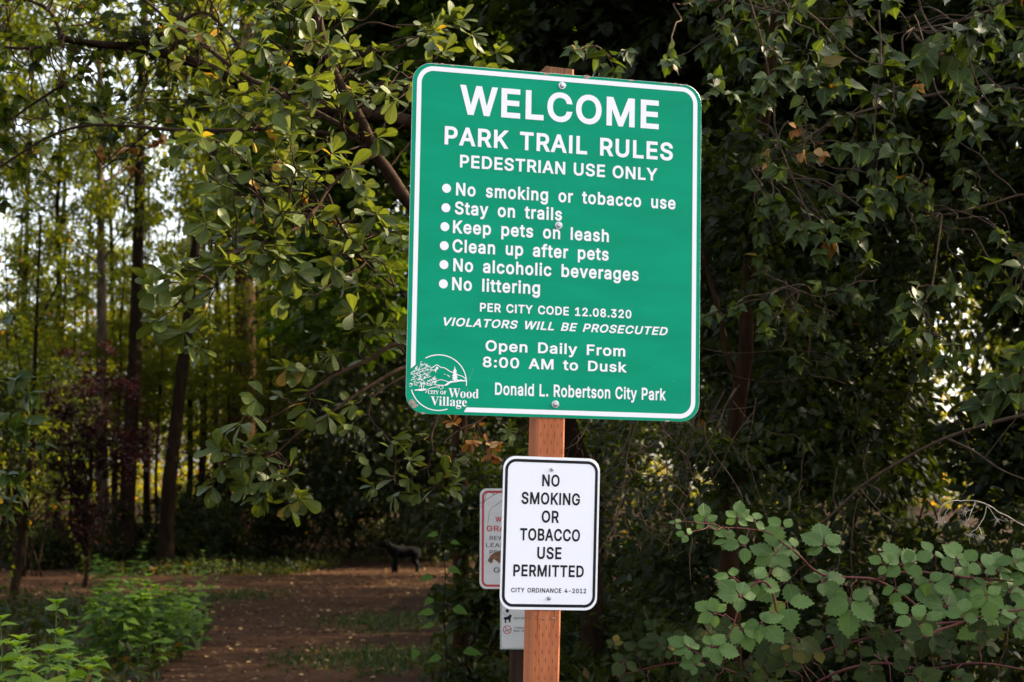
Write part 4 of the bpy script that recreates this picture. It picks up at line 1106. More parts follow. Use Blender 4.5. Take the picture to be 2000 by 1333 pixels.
def spray(mt, ml, pts, r, shape, size, gap, rosette=6, up=.7, spread=1.0, droop=0.0, start=.2, mat=0, rng=(0, 1), facing=0.0):
    """a twig with alternate leaves and a tuft of leaves at its tip"""
    if mt is not None:
        tube(mt, pts, r, r * .35, 5, rnd=RNG.random())
    seg = np.linalg.norm(np.diff(pts, axis=0), axis=1)
    cum = np.r_[0, np.cumsum(seg)]
    L = cum[-1]
    s = np.arange(L * start, L, gap)
    s = s + RNG.normal(0, gap * .2, len(s))
    P = np.stack([np.interp(s, cum, pts[:, i]) for i in range(3)], 1)
    T = unit(np.stack([np.interp(s + .01, cum, pts[:, i]) - np.interp(s - .01, cum, pts[:, i]) for i in range(3)], 1))
    T = np.where(np.abs(T).sum(1, keepdims=True) < .1, unit(pts[-1] - pts[0]), T)
    side = unit(np.cross(T, np.array([0, 0, 1.0]) + RNG.normal(0, .4, (len(s), 3))))
    side *= np.where(np.arange(len(s)) % 2 == 0, 1, -1)[:, None]
    D = T * .55 + side * spread + RNG.normal(0, .25, T.shape)
    D[:, 2] += .15 - droop
    t_end = unit(pts[-1] - pts[-2])
    a = np.arange(rosette) * (2 * math.pi / max(rosette, 1)) + RNG.uniform(0, 6)
    u = unit(np.cross(t_end, RNG.normal(0, 1, 3))); v = np.cross(t_end, u)
    Dr = t_end * .75 + (np.cos(a)[:, None] * u + np.sin(a)[:, None] * v) * spread + RNG.normal(0, .15, (rosette, 3))
    Dr[:, 2] -= droop * .7
    Pa = np.concatenate([P, np.repeat(pts[-1][None], rosette, 0)])
    Da = np.concatenate([D, Dr])
    n = len(Pa)
    Na = np.array([0, -facing, up]) + RNG.normal(0, .42, (n, 3))
    put(ml, shape, Pa, Da, Na, size * RNG.uniform(.65, 1.12, n), rng[0] + (rng[1] - rng[0]) * RNG.random(n), mat)


def limb(mb, pts, r0, r1, seg=7, fine=4, wob=.0):
    p = smooth_path(pts, fine)
    if wob:
        w = RNG.normal(0, wob, p.shape); w[0] = 0
        p = p + w
    tube(mb, p, r0, r1, seg, rough=.05)
    return p


def noise3(p, k=1.0, ph=0.0):
    x, y, z = p[:, 0] * k + ph, p[:, 1] * k + ph * 1.7, p[:, 2] * k - ph
    return (np.sin(x * 1.7 + np.sin(y * 1.3) * 1.4) + np.sin(y * 2.1 + np.sin(z * 1.7) * 1.3) + np.sin(z * 1.9 + np.sin(x * 1.1) * 1.5)) / 3


def clumps(n, rx, ry, rz, gaps=.0, k=1.0, ph=0.0, shell=.6):
    """clump centres spread through an ellipsoid, with holes where a slow noise is low"""
    out = []
    while len(out) < n:
        d = unit(RNG.normal(0, 1, (n * 4, 3)))
        r = RNG.random(n * 4) ** (1 / 3 * (1 - shell) + .12)
        p = d * r[:, None] * np.array([rx, ry, rz])
        p = p[noise3(p, k, ph) > gaps]
        out += list(p)
    return np.array(out[:n])


def crown_mesh(mb, C, per, rc, size, shape, flatten=.35, up=1.0, centre=(0, 0, 0), rng=(0, 1)):
    """leaf clumps round the given centres: layered, leaning outwards"""
    C = np.asarray(C, float)
    n = len(C) * per
    c = np.repeat(C, per, 0)
    tint = np.repeat(np.clip(RNG.normal(.5, .22, len(C)), 0, 1), per)
    q = unit(RNG.normal(0, 1, (n, 3))) * (RNG.random((n, 1)) ** .5) * rc * np.repeat(RNG.uniform(.6, 1.3, len(C)), per)[:, None]
    tilt = np.repeat(RNG.normal(0, .3, (len(C), 2)), per, 0)
    q[:, 2] = q[:, 2] * flatten + q[:, 0] * tilt[:, 0] + q[:, 1] * tilt[:, 1]
    D = unit(q) + unit(c) * .4 + RNG.normal(0, .45, (n, 3))
    D[:, 2] -= .25
    N = RNG.normal(0, .55, (n, 3)); N[:, 2] += up
    rnd = np.clip(tint * .75 + RNG.normal(.12, .16, n), 0, .93)
    odd = RNG.random(n) > .99
    rnd[odd] = RNG.uniform(.93, 1, odd.sum())
    put(mb, shape, c + q + np.asarray(centre, float), D, N, size * RNG.uniform(.6, 1.25, n), rng[0] + (rng[1] - rng[0]) * rnd)


def tree_root(name, p, label, cat="tree", group=None):
    return empty(name, p, label, cat, group)


# ------------------------------------------------------------------ distant woods
mb = MB()
n = 120000
x = RNG.uniform(-75, 75, n)
y = RNG.uniform(82, 130, n)
px_ = 1000 + x / y * F_PX
topz = 7.5 + 3.2 * np.sin(x * .21) + 2.0 * np.sin(x * .53 + 1.2) + np.clip((px_ - 330) / 420, 0, 1) * 14 + np.clip((y - 90) / 40, 0, 1) * 2.5
z = gz(x, y) + topz * RNG.random(n) ** .9
P = np.stack([x, y, z], 1)
ok = noise3(P, .55, 2.0) > -.32
P = P[ok]
put(mb, FARLEAF, P, rand_dirs(len(P), -.2), rand_dirs(len(P), .8), RNG.uniform(.28, .55, len(P)), np.clip(RNG.normal(.5, .25, len(P)), 0, 1))
n = 30000
P = np.stack([RNG.uniform(-75, 75, n), RNG.uniform(80, 100, n), np.zeros(n)], 1)
P[:, 2] = gz(P[:, 0], P[:, 1]) + RNG.random(n) * (2.6 + 1.2 * np.sin(P[:, 0] * .45))
put(mb, FARLEAF, P, rand_dirs(n, -.2), rand_dirs(n, .8), RNG.uniform(.2, .4, n), np.clip(RNG.normal(.5, .25, n), 0, 1))
tag(mb.build("distant_woodland", M_FAR), "sunlit yellow green woods far off between the trunks", "woodland", None, "stuff")

ARCH = []
for k, (nc, per, rx, rz, rc, gaps) in enumerate(((210, 95, 3.4, 5.0, .85, -.15), (170, 90, 2.8, 6.0, .75, -.05), (260, 90, 4.2, 4.2, .9, -.3), (115, 75, 3.4, 5.0, .7, .0), (95, 80, 3.0, 5.5, .75, .0))):
    C = clumps(nc, rx, rx, rz, gaps, .8, k * 3.1, .5)
    mb = MB()
    crown_mesh(mb, C, per, rc, .17, MIDLEAF if k == 0 else FARLEAF, .4)
    ARCH.append((mb, C, rz))
ARCH_MESH = {}


def far_tree(name, px, d, dia, H, arch, mat, bark, label, lean=(0, 0), zc=.62, sc=1.0, cat="tree", group="forest trees beyond the trail", curve=None, limbs=14):
    base = onground(px, d)
    o = tree_root(name, base, label, cat, group)
    mb = MB()
    hs = np.linspace(-.2, H, 9)
    pts = np.array([(lean[0] * h + (curve(h) if curve else 0) + RNG.normal(0, .03), lean[1] * h + RNG.normal(0, .03), h) for h in hs])
    p = smooth_path(pts, 3)
    rr = np.interp(p[:, 2], [-.2, .4, 1.2, H], [dia * .75, dia * .58, dia * .5, dia * .12])
    tube(mb, smooth_path(p, 3), np.interp(smooth_path(p, 3)[:, 2], [-.2, .4, 1.2, H], [dia * .78, dia * .58, dia * .5, dia * .12]), seg=14, rough=.05)
    amb, C, rz = ARCH[arch]
    top = np.array([np.interp(H * zc, p[:, 2], p[:, 0]), np.interp(H * zc, p[:, 2], p[:, 1]), H * zc])
    rot_ = RNG.uniform(0, 6.28)
    s = sc * np.array([1, 1, H * .42 / rz])
    ca, sa = math.cos(rot_), math.sin(rot_)
    for c in C[RNG.permutation(len(C))[:limbs]]:
        e = np.array([(c[0] * ca - c[1] * sa) * s[0], (c[0] * sa + c[1] * ca) * s[1], c[2] * s[2]]) + top
        h0 = np.clip(e[2] - RNG.uniform(.6, 2.0), 1.5, H * .95)
        a = np.array([np.interp(h0, p[:, 2], p[:, 0]), np.interp(h0, p[:, 2], p[:, 1]), h0])
        tube(mb, twig(a, e, .08, .04), dia * .11, dia * .03, 5)
    mb.build("trunk", bark, o, True)
    key = (arch, mat.name)
    if key not in ARCH_MESH:
        ARCH_MESH[key] = amb.mesh("crown", mat)
    cr = bpy.data.objects.new("crown", ARCH_MESH[key])
    COL.objects.link(cr)
    cr.parent = o
    cr.location = Vector([float(v) for v in top])
    cr.rotation_euler.z = rot_
    cr.scale = Vector([float(v) for v in s])
    return o


FT = "forest_tree"
far_tree(FT, 205, 48, .34, 17, 3, M_SMALL, B_PALE, "slim pale barked tree rising behind the purple leaved shrub", (-.03, 0), .74, .8)
far_tree(FT, 250, 45, .40, 19, 3, M_SMALL, B_DARK, "straight dark trunk with ivy round its foot, right of the pale barked tree", (.012, 0), .76, .8)
far_tree(FT, 322, 43.5, .36, 16, 4, M_SMALL, B_DARK, "black leaning trunk that slants up to the right above the trail bend", (.03, 0), .78, .8, curve=lambda h: .0075 * h * h)
far_tree(FT, 472, 54, .78, 24, 0, M_SMALL, B_FIR, "thick reddish brown fir trunk with its right side in sun", (0, 0), .72, .9)
GRP = ((95, 62, .26, 18, 2, "thin tree at the far left with sky through its crown"), (30, 57, .25, 17, 1, "slender tree close to the left edge behind the sapling"),
       (548, 61, .3, 18, 2, "tree just right of the thick fir trunk"), (395, 66, .26, 19, 1, "thin trunk between the leaning tree and the thick fir"),
       (150, 70, .24, 15, 0, "slim tree far back between the left edge and the pale barked tree"), (290, 72, .22, 14, 2, "slim tree far back between the two dark trunks"),
       (430, 76, .24, 15, 0, "slim tree far back just left of the thick fir trunk"), (-20, 74, .24, 15, 2, "slim tree far back at the left edge"),
       (620, 66, .28, 17, 0, "shaded tree above the dark shrubs left of the dog"), (-120, 50, .4, 20, 0, "tree whose crown reaches in at the left edge"))
for px, d, dia, H, ar, lb in GRP:
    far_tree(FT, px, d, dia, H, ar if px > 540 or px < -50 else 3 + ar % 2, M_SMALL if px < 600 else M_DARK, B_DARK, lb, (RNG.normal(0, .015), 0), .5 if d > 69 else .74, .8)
for px, d, dia, H, ar, lb in ((1330, 31, .32, 18, 0, "shaded tree seen past the right edge of the green sign"),
                              (1560, 27, .3, 17, 2, "dark tree behind the hanging poplar shoots"), (1760, 30, .33, 18, 1, "dark tree left of the bright gap on the right"),
                              (2080, 26, .36, 18, 2, "dark tree right of the bright gap at the right edge"), (2380, 32, .4, 20, 0, "big added shade tree beyond the right edge"),
                              (2600, 22, .4, 17, 2, "broad added shade tree leaning in from beyond the right edge")):
    far_tree("shade_tree", px, d, dia, H, 3 if px == 1760 else 4 if px == 2080 else ar, M_SMALL if px in (1760, 2080) else M_DARK, B_DARK, lb, (RNG.normal(0, .02), 0), .55, 1.05, group="shade trees on the right of the trail")  # the trees past the right edge are added to shade the trail

UNDER = ((-60, 56, 8, 2, "young tree at the left edge behind the sapling"), (60, 60, 8, 0, "young tree filling the gap behind the purple shrub"), (165, 64, 9, 2, "young tree behind the pale barked trunk"),
         (285, 58, 8, 0, "young tree between the dark straight trunk and the leaning one"), (390, 57, 8, 2, "young tree left of the thick fir trunk"), (455, 68, 10, 2, "taller young tree behind the thick fir trunk"),
         (540, 58, 9, 0, "young tree right of the thick fir trunk"), (640, 60, 9, 2, "shaded young tree above the tall dark shrub"), (760, 58, 9, 0, "shaded young tree above the dog"))
for px, d, H, ar, lb in UNDER:
    far_tree("young_tree", px, d, .12, H, ar if px > 420 else 3 + ar % 2, M_SMALL if px < 600 else M_DARK, B_DARK, lb, (RNG.normal(0, .03), 0), 0.52, .72, group="young trees under the tall trunks")
for px, d, H, ar, lb in ((1010, 49, 17, 2, "added shade tree hidden behind the green sign, left one"), (1190, 53, 18, 0, "added shade tree hidden behind the green sign, middle one"), (1060, 39, 13, 1, "slim added shade tree hidden behind the signs"), (1180, 33, 12, 1, "slimmest added shade tree hidden behind the green sign"), (880, 47, 13, 2, "shade tree right of the dog, left of the red bordered sign")):
    far_tree("shade_tree", px, d, .34, H, ar, M_DARK, B_DARK, lb, (RNG.normal(0, .02), 0), .52, 1.15, group="shade trees on the right of the trail")  # trees hidden by the signs are added to shade trail and near trunks
for px, d, H, ar, lb in ((-420, 44, 15, 0, "tree outside the left edge beside the trail's left branch"), (-800, 52, 17, 2, "tree well outside the left edge"), (-1250, 48, 16, 0, "tree far outside the left edge"), (-650, 34, 11, 1, "smaller tree outside the left edge near the trail's left branch"), (-1700, 40, 16, 2, "tree farthest outside the left edge")):
    far_tree(FT, px, d, .32, H, ar, M_SMALL, B_DARK, lb, (RNG.normal(0, .02), 0), .58, 1.2)
far_tree("shade_tree", 2620, 13, .2, 10, 2, M_DARK, B_DARK, "near added shade tree spreading in from beyond the right edge", (0, 0), .62, .8, group="shade trees on the right of the trail")  # added to keep the sun off the poplar leaves
far_tree("shade_tree", 3220, 8.2, .16, 7.5, 2, M_DARK, B_DARK, "nearest shade tree, added unseen just outside the right edge beside the brambles", (0, 0), .52, .62, group="shade trees on the right of the trail")  # unseen blocker added to keep the sun off the brambles

for px, d, dia, H, ar in ((112, 55, .24, 16, 2), (228, 60, .22, 17, 0), (364, 57, .2, 14, 2), (420, 62, .26, 17, 1), (508, 57, .22, 16, 2), (595, 60, .26, 17, 0)):
    far_tree(FT, px, d, dia, H, 3 + ar % 2, M_SMALL, B_DARK, "thin dark trunk among the crowded trees far behind the trail", (RNG.normal(0, .03), 0), .66, .55, group="thin trunks far behind the trail")
for px, d, H, ar, lb in ((135, 47, 8, 1, "young leafy tree in front of the pale barked trunk"), (225, 49, 10, 2, "young leafy tree just left of the straight dark trunk"), (300, 48, 9, 1, "young leafy tree filling the space left of the leaning trunk"), (392, 47, 8, 2, "young leafy tree right of the leaning trunk"), (450, 50, 11, 0, "young leafy tree in front of the thick fir trunk"), (525, 49, 10, 1, "young leafy tree right in front of the thick fir's sunny side"), (20, 46, 9, 2, "young leafy tree behind the black stemmed sapling")):
    far_tree("young_tree", px, d, .09, H, 3 + ar % 2, M_SMALL, B_DARK, lb, (RNG.normal(0, .03), 0), .56, .52, group="young trees under the tall trunks")

for px, d, H, ar, lb in ((118, 53, 10, 1, "leafy middle sized tree left of the pale barked trunk"), (290, 55, 11, 0, "leafy middle sized tree behind the gap between the two dark trunks"), (560, 53, 11, 1, "leafy middle sized tree right of the thick fir trunk"), (10, 52, 10, 0, "leafy middle sized tree at the left edge far behind the sapling")):
    far_tree("young_tree", px, d, .13, H, ar, M_SMALL, B_DARK, lb, (RNG.normal(0, .03), 0), .55, .5, group="young trees under the tall trunks")

# ivy round the foot of the dark trunk, and shrubs along the far side of the trail
def shrub(name, px, d, rx, h, mat, label, nc=50, per=60, size=.10, shape=MIDLEAF, rc=.3, group=None, stems=7, bark=None, cat="shrub", gaps=-.3, lift=.0, ry=None, base=None, face='crown'):
    b = onground(px, d) if base is None else base
    o = tree_root(name, b, label, cat, group)
    C = clumps(nc, rx, ry or rx, h * .5, gaps, 1.6 / max(rx, .3), px * .01, .3) + (0, 0, h * .5 + lift)
    C = C[C[:, 2] > .03]
    mb = MB()
    for c in C[RNG.permutation(len(C))[:stems]]:
        tube(mb, twig((RNG.normal(0, rx * .12), RNG.normal(0, rx * .12), -.05), c, .1, .05), .012 + .004 * h, .004, 5)
    mb.build("stem", bark or B_DARK, o, True)
    mb = MB(); crown_mesh(mb, C, per, rc, size, shape, .5); mb.build("foliage", mat, o)
    return o


SH = "shrubs along the far side of the trail"
for px, d, rx, h, lb in ((415, 46, 1.5, 1.7, "low dark shrub where the trail bends, right of the leaning trunk"), (520, 47.5, 1.7, 2.6, "dark shrub below the thick fir trunk"),
                         (600, 48.5, 1.8, 3.3, "tall dark shrub left of the dog"), (690, 49.5, 1.8, 3.6, "shrub of dark leaves nearest the dog's head"),
                         (790, 50, 1.7, 3.4, "dark shrub straight behind the dog"), (880, 47, 1.6, 3.8, "dark shrub right of the dog")):
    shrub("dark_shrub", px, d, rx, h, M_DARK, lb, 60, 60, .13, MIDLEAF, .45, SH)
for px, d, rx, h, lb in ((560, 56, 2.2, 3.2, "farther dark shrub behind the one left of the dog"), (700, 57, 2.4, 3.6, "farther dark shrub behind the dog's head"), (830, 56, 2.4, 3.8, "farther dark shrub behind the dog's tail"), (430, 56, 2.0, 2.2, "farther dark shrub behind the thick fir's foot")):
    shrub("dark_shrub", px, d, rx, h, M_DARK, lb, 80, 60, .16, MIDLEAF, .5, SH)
for px, d, rx, h, lb in ((150, 44, 1.3, .9, "low green shrub on the bank behind the purple shrub"), (250, 45.5, .9, 1.7, "ivy bush round the foot of the straight dark trunk"), (40, 44, 1.2, .9, "low shrub on the bank at the left edge"), (345, 45, 1.2, .8, "low shrub round the foot of the leaning trunk")):
    shrub("bank_shrub", px, d, rx, h, M_COVER, lb, 30, 60, .12, MIDLEAF, .35, SH)

# purple leaved shrub and the dark sapling at the left
def purple():
    b = onground(165, 34)
    o = tree_root("purple_plum", b, "dark purple leaved shrub at the left in front of the tall trunks", "shrub")
    C = np.concatenate([clumps(46, .85, .8, 1.5, -.3, 1.5, 1, .3) + (.1, 0, 3.3), clumps(26, .65, .6, .6, -.3, 1.5, 2, .3) + (.65, 0, 2.6), clumps(24, .6, .6, .55, -.3, 1.5, 2, .3) + (-.1, 0, 1.5), clumps(22, .55, .5, .7, -.3, 1.5, 2, .3) + (-.7, 0, 2.9)])
    mb = MB()
    tube(mb, twig((0, 0, -.1), (.1, 0, 2.6), 0, .02), .05, .03, 8)
    for c in C[::3]:
        tube(mb, twig((.05, 0, RNG.uniform(.3, 1.8)), c, .1, .05), .014, .005, 5)
    mb.build("trunk", B_DARK, o, True)
    mb = MB(); crown_mesh(mb, C, 60, .3, .085, MIDLEAF, .6); mb.build("crown", M_PURPLE, o)


purple()
shrub('tall_shrub', 55, 39, 1.5, 3.4, M_DARK, 'dark leafy mass between the black stemmed sapling and the purple shrub', 85, 70, .12, MIDLEAF, .4, None, 9, lift=1.7)


def sapling():
    b = gp(26, 1172)
    d = b[1]
    o = tree_root("sapling", b, "slim black stemmed sapling leaning right beside the left branch of the trail", "tree")
    mb = MB(b)
    P = limb(mb, [b - (0, 0, .1), at(34, 1110, d), at(42, 1050, d), at(50, 980, d), at(62, 880, d), at(66, 780, d), at(72, 600, d), at(80, 420, d)], .085, .02, 8)
    tips = []
    for q in (((46, 1020), (70, 960), (95, 900)), ((44, 1040), (80, 1010), (110, 985)), ((40, 1060), (25, 960), (20, 850)), ((60, 900), (90, 800), (110, 700)), ((64, 820), (40, 720), (20, 600)), ((70, 640), (110, 560), (130, 480)), ((30, 1150), (50, 1110), (62, 1080))):
        tips.append(limb(mb, [at(x, y, d) for x, y in q], .026, .008, 5))
    mb.build("trunk", B_DARK, o, True)
    mb = MB(b)
    for t in tips[:6]:
        for k in range(7):
            i = RNG.integers(len(t) // 3, len(t))
            spray(None, mb, twig(t[i], t[i] + RNG.normal(0, .35, 3)), .004, MIDLEAF, .11, .06, 5)
    for k in range(60):
        i = RNG.integers(len(P) // 2, len(P))
        spray(None, mb, twig(P[i], P[i] + RNG.normal(0, .55, 3)), .004, MIDLEAF, .11, .06, 5)
    mb.build("crown", M_SMALL, o)


sapling()

# ------------------------------------------------------------------ mid distance trees round the sign
def mid_tree(name, px, d, path, dia, groups, mat, bark, label, size=.12, shape=MAPLE, per=60, rc=.4, flatten=.3, nlimb=18, cat="tree", rng=(0, 1)):
    """trunk along photo points, crown from several ellipsoids of leaf clumps (px, py, depth, rx, ry, rz, clumps)"""
    b = onground(px, d)
    o = tree_root(name, b, label, cat)
    mb = MB(b)
    P = limb(mb, [b - (0, 0, .15)] + [at(*q) for q in path], dia * .5, dia * .2, 10)
    C = []
    for gx, gy, gd, rx, ry, rz, nc in groups:
        C.append(clumps(nc, rx, ry, rz, -.25, 1.7, gx * .013, .3) + at(gx, gy, gd))
    C = np.concatenate(C)
    for c in C[RNG.permutation(len(C))[:nlimb]]:
        i = int(np.argmin(np.linalg.norm(P - (c - (0, 0, .5)), axis=1)))
        tube(mb, twig(P[i], c, .08, .05), max(.006, dia * .1), .004, 5)
    mb.build("trunk", bark, o, True)
    mb = MB(b)
    crown_mesh(mb, C, per, rc, size, shape, flatten, rng=rng)
    mb.build("crown", mat, o)
    return o


mid_tree("maple_tree", 902, 15, [(902, 1190, 15), (898, 800, 15), (905, 300, 15), (912, 0, 15), (918, -300, 15.2)], .17,
         [(700, 330, 15.5, 1.0, .9, 1.1, 75), (800, 20, 15, 1.2, 1, .9, 70), (1010, -40, 14.6, 1.2, 1, .8, 60), (620, 90, 16, .9, .9, .8, 30), (690, 560, 15.5, .6, .8, .7, 22), (750, -650, 15, 3.2, 2.2, 1.5, 110)],  # last group is unseen high canopy, added to shade from above
         M_MAPLE, B_BROWN, "bright green maple with broad blurred leaves left of the green sign", .125, MAPLE, 60, .36)
mid_tree("maple_tree", 1072, 12.5, [(1078, 1000, 12.5), (1100, 780, 12.5), (1190, 480, 12.5), (1236, 120, 12.5), (1225, -60, 12.5), (1222, -250, 12.5)], .10,
         [(1180, -20, 12.2, .85, .8, .6, 55), (1340, 40, 12.5, .5, .7, .6, 30), (1090, 60, 12.8, .6, .6, .5, 25), (1330, 260, 13, .35, .6, .5, 14), (1150, -700, 12.5, 2.2, 1.8, 1.2, 70)],  # last group lies above the view, added as overhead shade
         M_DARK, B_BROWN, "slim maple rising behind the top edge of the green sign", .11, MAPLE, 55, .3)
mid_tree("ivy_clad_tree", 1452, 12.5, [(1450, 1050, 12.5), (1470, 600, 12.5), (1480, 300, 12.5), (1465, 0, 12.5), (1470, -300, 12.5)], .22,
         [(1500, 160, 12, .6, .7, 1.1, 110), (1560, 560, 12.6, .6, .7, .9, 120), (1420, 560, 13.2, .3, .6, .8, 40), (1640, 330, 12.2, .45, .7, .8, 80), (1560, -100, 12, .9, .8, .5, 70), (1620, 780, 12.5, .6, .7, .7, 80), (1700, -800, 12, 2.6, 2.0, 1.4, 130)],  # topmost group is out of view, added to block sky from above
         M_DARK, B_BROWN, "dark ivy clad tree right of the green sign", .085, MIDLEAF, 75, .28, .5)
mid_tree("bushy_tree", 1668, 14.5, [(1668, 1000, 14.5), (1664, 700, 14.5), (1660, 400, 14.5), (1650, 0, 14.5)], .11,
         [(1760, 200, 13.5, .5, .8, .7, 80), (1740, 480, 14.5, .42, .7, .7, 45), (1830, -30, 13, .7, .8, .5, 80), (1700, 860, 14, .55, .7, .5, 70), (1690, 640, 15, .4, .7, .6, 35)],
         M_DARK, B_BROWN, "thin trunked bushy tree left of the bright gap on the right", .09, MIDLEAF, 70, .28, .5)
mid_tree("bushy_tree", 2040, 11.5, [(2035, 1000, 11.5), (2020, 600, 11.5), (2030, 200, 11.5), (2060, -200, 11.5)], .12,
         [(2030, 180, 11.2, .45, .7, .8, 75), (2050, 560, 11.5, .3, .6, .8, 60), (1960, -20, 11, .5, .7, .5, 60), (2020, 900, 11, .45, .6, .5, 55), (2500, -600, 12, 2.2, 2.0, 1.4, 110), (1880, 300, 12.5, .4, .6, .5, 40)],  # the big group outside the view is canopy added for its shade
         M_DARK, B_BROWN, "dark bushy tree filling the right edge of the view", .09, MIDLEAF, 70, .26, .5)

# undergrowth shrubs under the right hand trees and round the back post
UG = "undergrowth shrubs under the right hand trees"
for px, d, rx, h, m, lb in ((1260, 11.0, .75, 1.5, M_DARK, "dark shrub behind the tangle of dry twigs"), (1430, 10.5, .75, 1.75, M_DARK, "dark leafy shrub right of the dry twigs"),
                            (1610, 11.5, .8, 2.0, M_DARK, "dark shrub behind the slanting dead branch"), (1800, 10.5, .8, 1.5, M_DARK, "dark shrub behind the dried flower stalk"),
                            (1990, 10, .8, 1.6, M_DARK, "dark shrub at the right edge above the brambles"), (1180, 9.6, .45, 1.05, M_COVER, "low shrub just right of the wooden post's lower end"),
                            (1330, 8.8, .5, .95, M_COVER, "low leafy shrub left of the brambles"), (1110, 14, 1.0, 2.4, M_DARK, "dark shrub seen between the two signs"), (1500, 15, 1.3, 3.0, M_DARK, "tall dark shrub behind the ivy clad tree"), (1720, 16.5, 1.0, 2.6, M_DARK, "tall dark shrub behind the thin trunked bushy tree"), (1290, 16, 1.2, 3.2, M_DARK, "tall dark shrub behind the dry hanging twigs")):
    shrub("undergrowth_shrub", px, d, rx, h, m, lb, 55, 60, .075, MIDLEAF, .25, UG)
shrub("leafy_shrub", 945, 12.5, .24, 1.5, M_COVER, "green shrub with pointed leaves at the trail edge right of the dog", 26, 40, .085, NETTLE, .2, None, 8)
shrub("leafy_shrub", 990, 14.5, .42, 2.3, M_DARK, "tall dark shrub behind the red bordered sign", 50, 55, .09, MIDLEAF, .28, None, 8)
shrub("leafy_shrub", 935, 9.4, .38, .62, M_COVER, "low dark shrub below and left of the red bordered sign", 26, 50, .07, OVATE, .18, None, 8)
shrub("leafy_shrub", 860, 11.2, .3, .35, M_COVER, "small low shrub at the bottom of the picture right of the trail", 14, 40, .08, OVATE, .16, None, 6)

# ------------------------------------------------------------------ the willow whose boughs hang beside the sign
def W(pts):
    return [at(*p) for p in pts]


wb = onground(1062, 8.0)
wil = tree_root("willow_tree", wb, "broad leaved willow rising behind the post and hanging its boughs left of the sign", "tree")
mb = MB(wb)
limb(mb, [wb - (0, 0, .1)] + W([(1064, 1250, 8.0), (1070, 1000, 7.95), (1080, 860, 7.9), (1062, 760, 7.8), (1020, 640, 7.65), (940, 540, 7.45)]), .042, .031, 10)
mb.build("trunk", B_WILLOW, wil, True)


def bough(pts, r0, r1, sprays, label=None, size=.08, nrand=0, reach=.32, dz=0.0, mat=None, bark=None, shape=OBOVATE, gap=.045, facing=.15, ros=6, tree=None, origin=None, frac=.15, droop=0.0):
    """one bough: wood, and its leafy sprays as the foliage below it"""
    tree = tree or wil
    origin = wb if origin is None else origin
    mb = MB(origin)
    P = limb(mb, W(pts), r0, r1, 8, 6)
    ml = MB(origin)
    for s in sprays:
        a, b = at(*s[0]), at(*s[1])
        i = int(np.argmin(np.linalg.norm(P - a, axis=1)))
        tube(mb, twig(P[i], a, .04, .04), .004, .003, 5)
        spray(mb, ml, twig(a, b, .05, .04), .0032, shape, size, gap, ros, .8, 1.0, droop, .1, 0, (0, 1), facing)
    for k in range(nrand):
        i = RNG.integers(int(len(P) * frac), len(P))
        d = unit(RNG.normal(0, 1, 3) * (1, .8, .7)) * reach * RNG.uniform(.5, 1.2)
        spray(mb, ml, twig(P[i], P[i] + d, .05, .04), .0035, shape, size, gap, ros, .8, 1.0, droop, .25, 0, (0, 1), facing)
    o = mb.build("bough", bark or B_WILLOW, tree, True, label)
    f = ml.build("foliage", mat or M_WILLOW, o, True)
    return P


RS = random.Random(11)


def fill(n, x0, x1, y0, y1, d0, d1, dx=(-80, 80), dy=(-50, 50), keep=None):
    out = []
    while len(out) < n:
        x, y = RS.uniform(x0, x1), RS.uniform(y0, y1)
        if keep and RS.random() > keep(x, y):
            continue
        d = RS.uniform(d0, d1)
        out.append(((x, y, d), (x + RS.uniform(*dx), y + RS.uniform(*dy), d - RS.uniform(-.05, .25))))
    return out


# main leader, up behind the sign and out at its left edge
bough([(1020, 640, 7.65), (900, 500, 7.4), (800, 398, 7.15), (768, 350, 7.1), (733, 297, 7.05), (700, 225, 7.0), (656, 148, 6.95), (630, 70, 6.9), (612, -20, 6.9), (600, -120, 6.9)],
      .031, .011, fill(24, 570, 830, -40, 190, 6.5, 7.4) + fill(10, 690, 960, 40, 180, 6.9, 7.4, (-30, 90), (-60, 10)), nrand=0)
# second limb towards the upper left
bough([(742, 318, 7.06), (690, 262, 7.1), (620, 222, 7.2), (556, 186, 7.3), (480, 150, 7.4), (400, 90, 7.5), (330, 40, 7.6), (260, -20, 7.6)], .015, .006,
      fill(20, 330, 640, -30, 240, 6.7, 7.8), nrand=10, reach=.25)
# long thin limb running left
bough([(722, 286, 7.05), (680, 268, 7.1), (600, 256, 7.15), (540, 252, 7.2), (440, 255, 7.3), (340, 254, 7.4), (240, 246, 7.5), (160, 247, 7.6), (90, 270, 7.65), (0, 326, 7.7), (-60, 360, 7.7)], .011, .004,
      fill(14, 380, 700, 190, 330, 6.7, 7.4), nrand=10, reach=.22)
# curved shoot below the fork
bough([(736, 300, 7.04), (705, 316, 6.95), (672, 340, 6.85), (645, 364, 6.8), (622, 400, 6.75)], .011, .006,
      [((622, 400, 6.75), (560, 430, 6.6)), ((640, 372, 6.8), (600, 350, 6.6))], nrand=3, reach=.2)
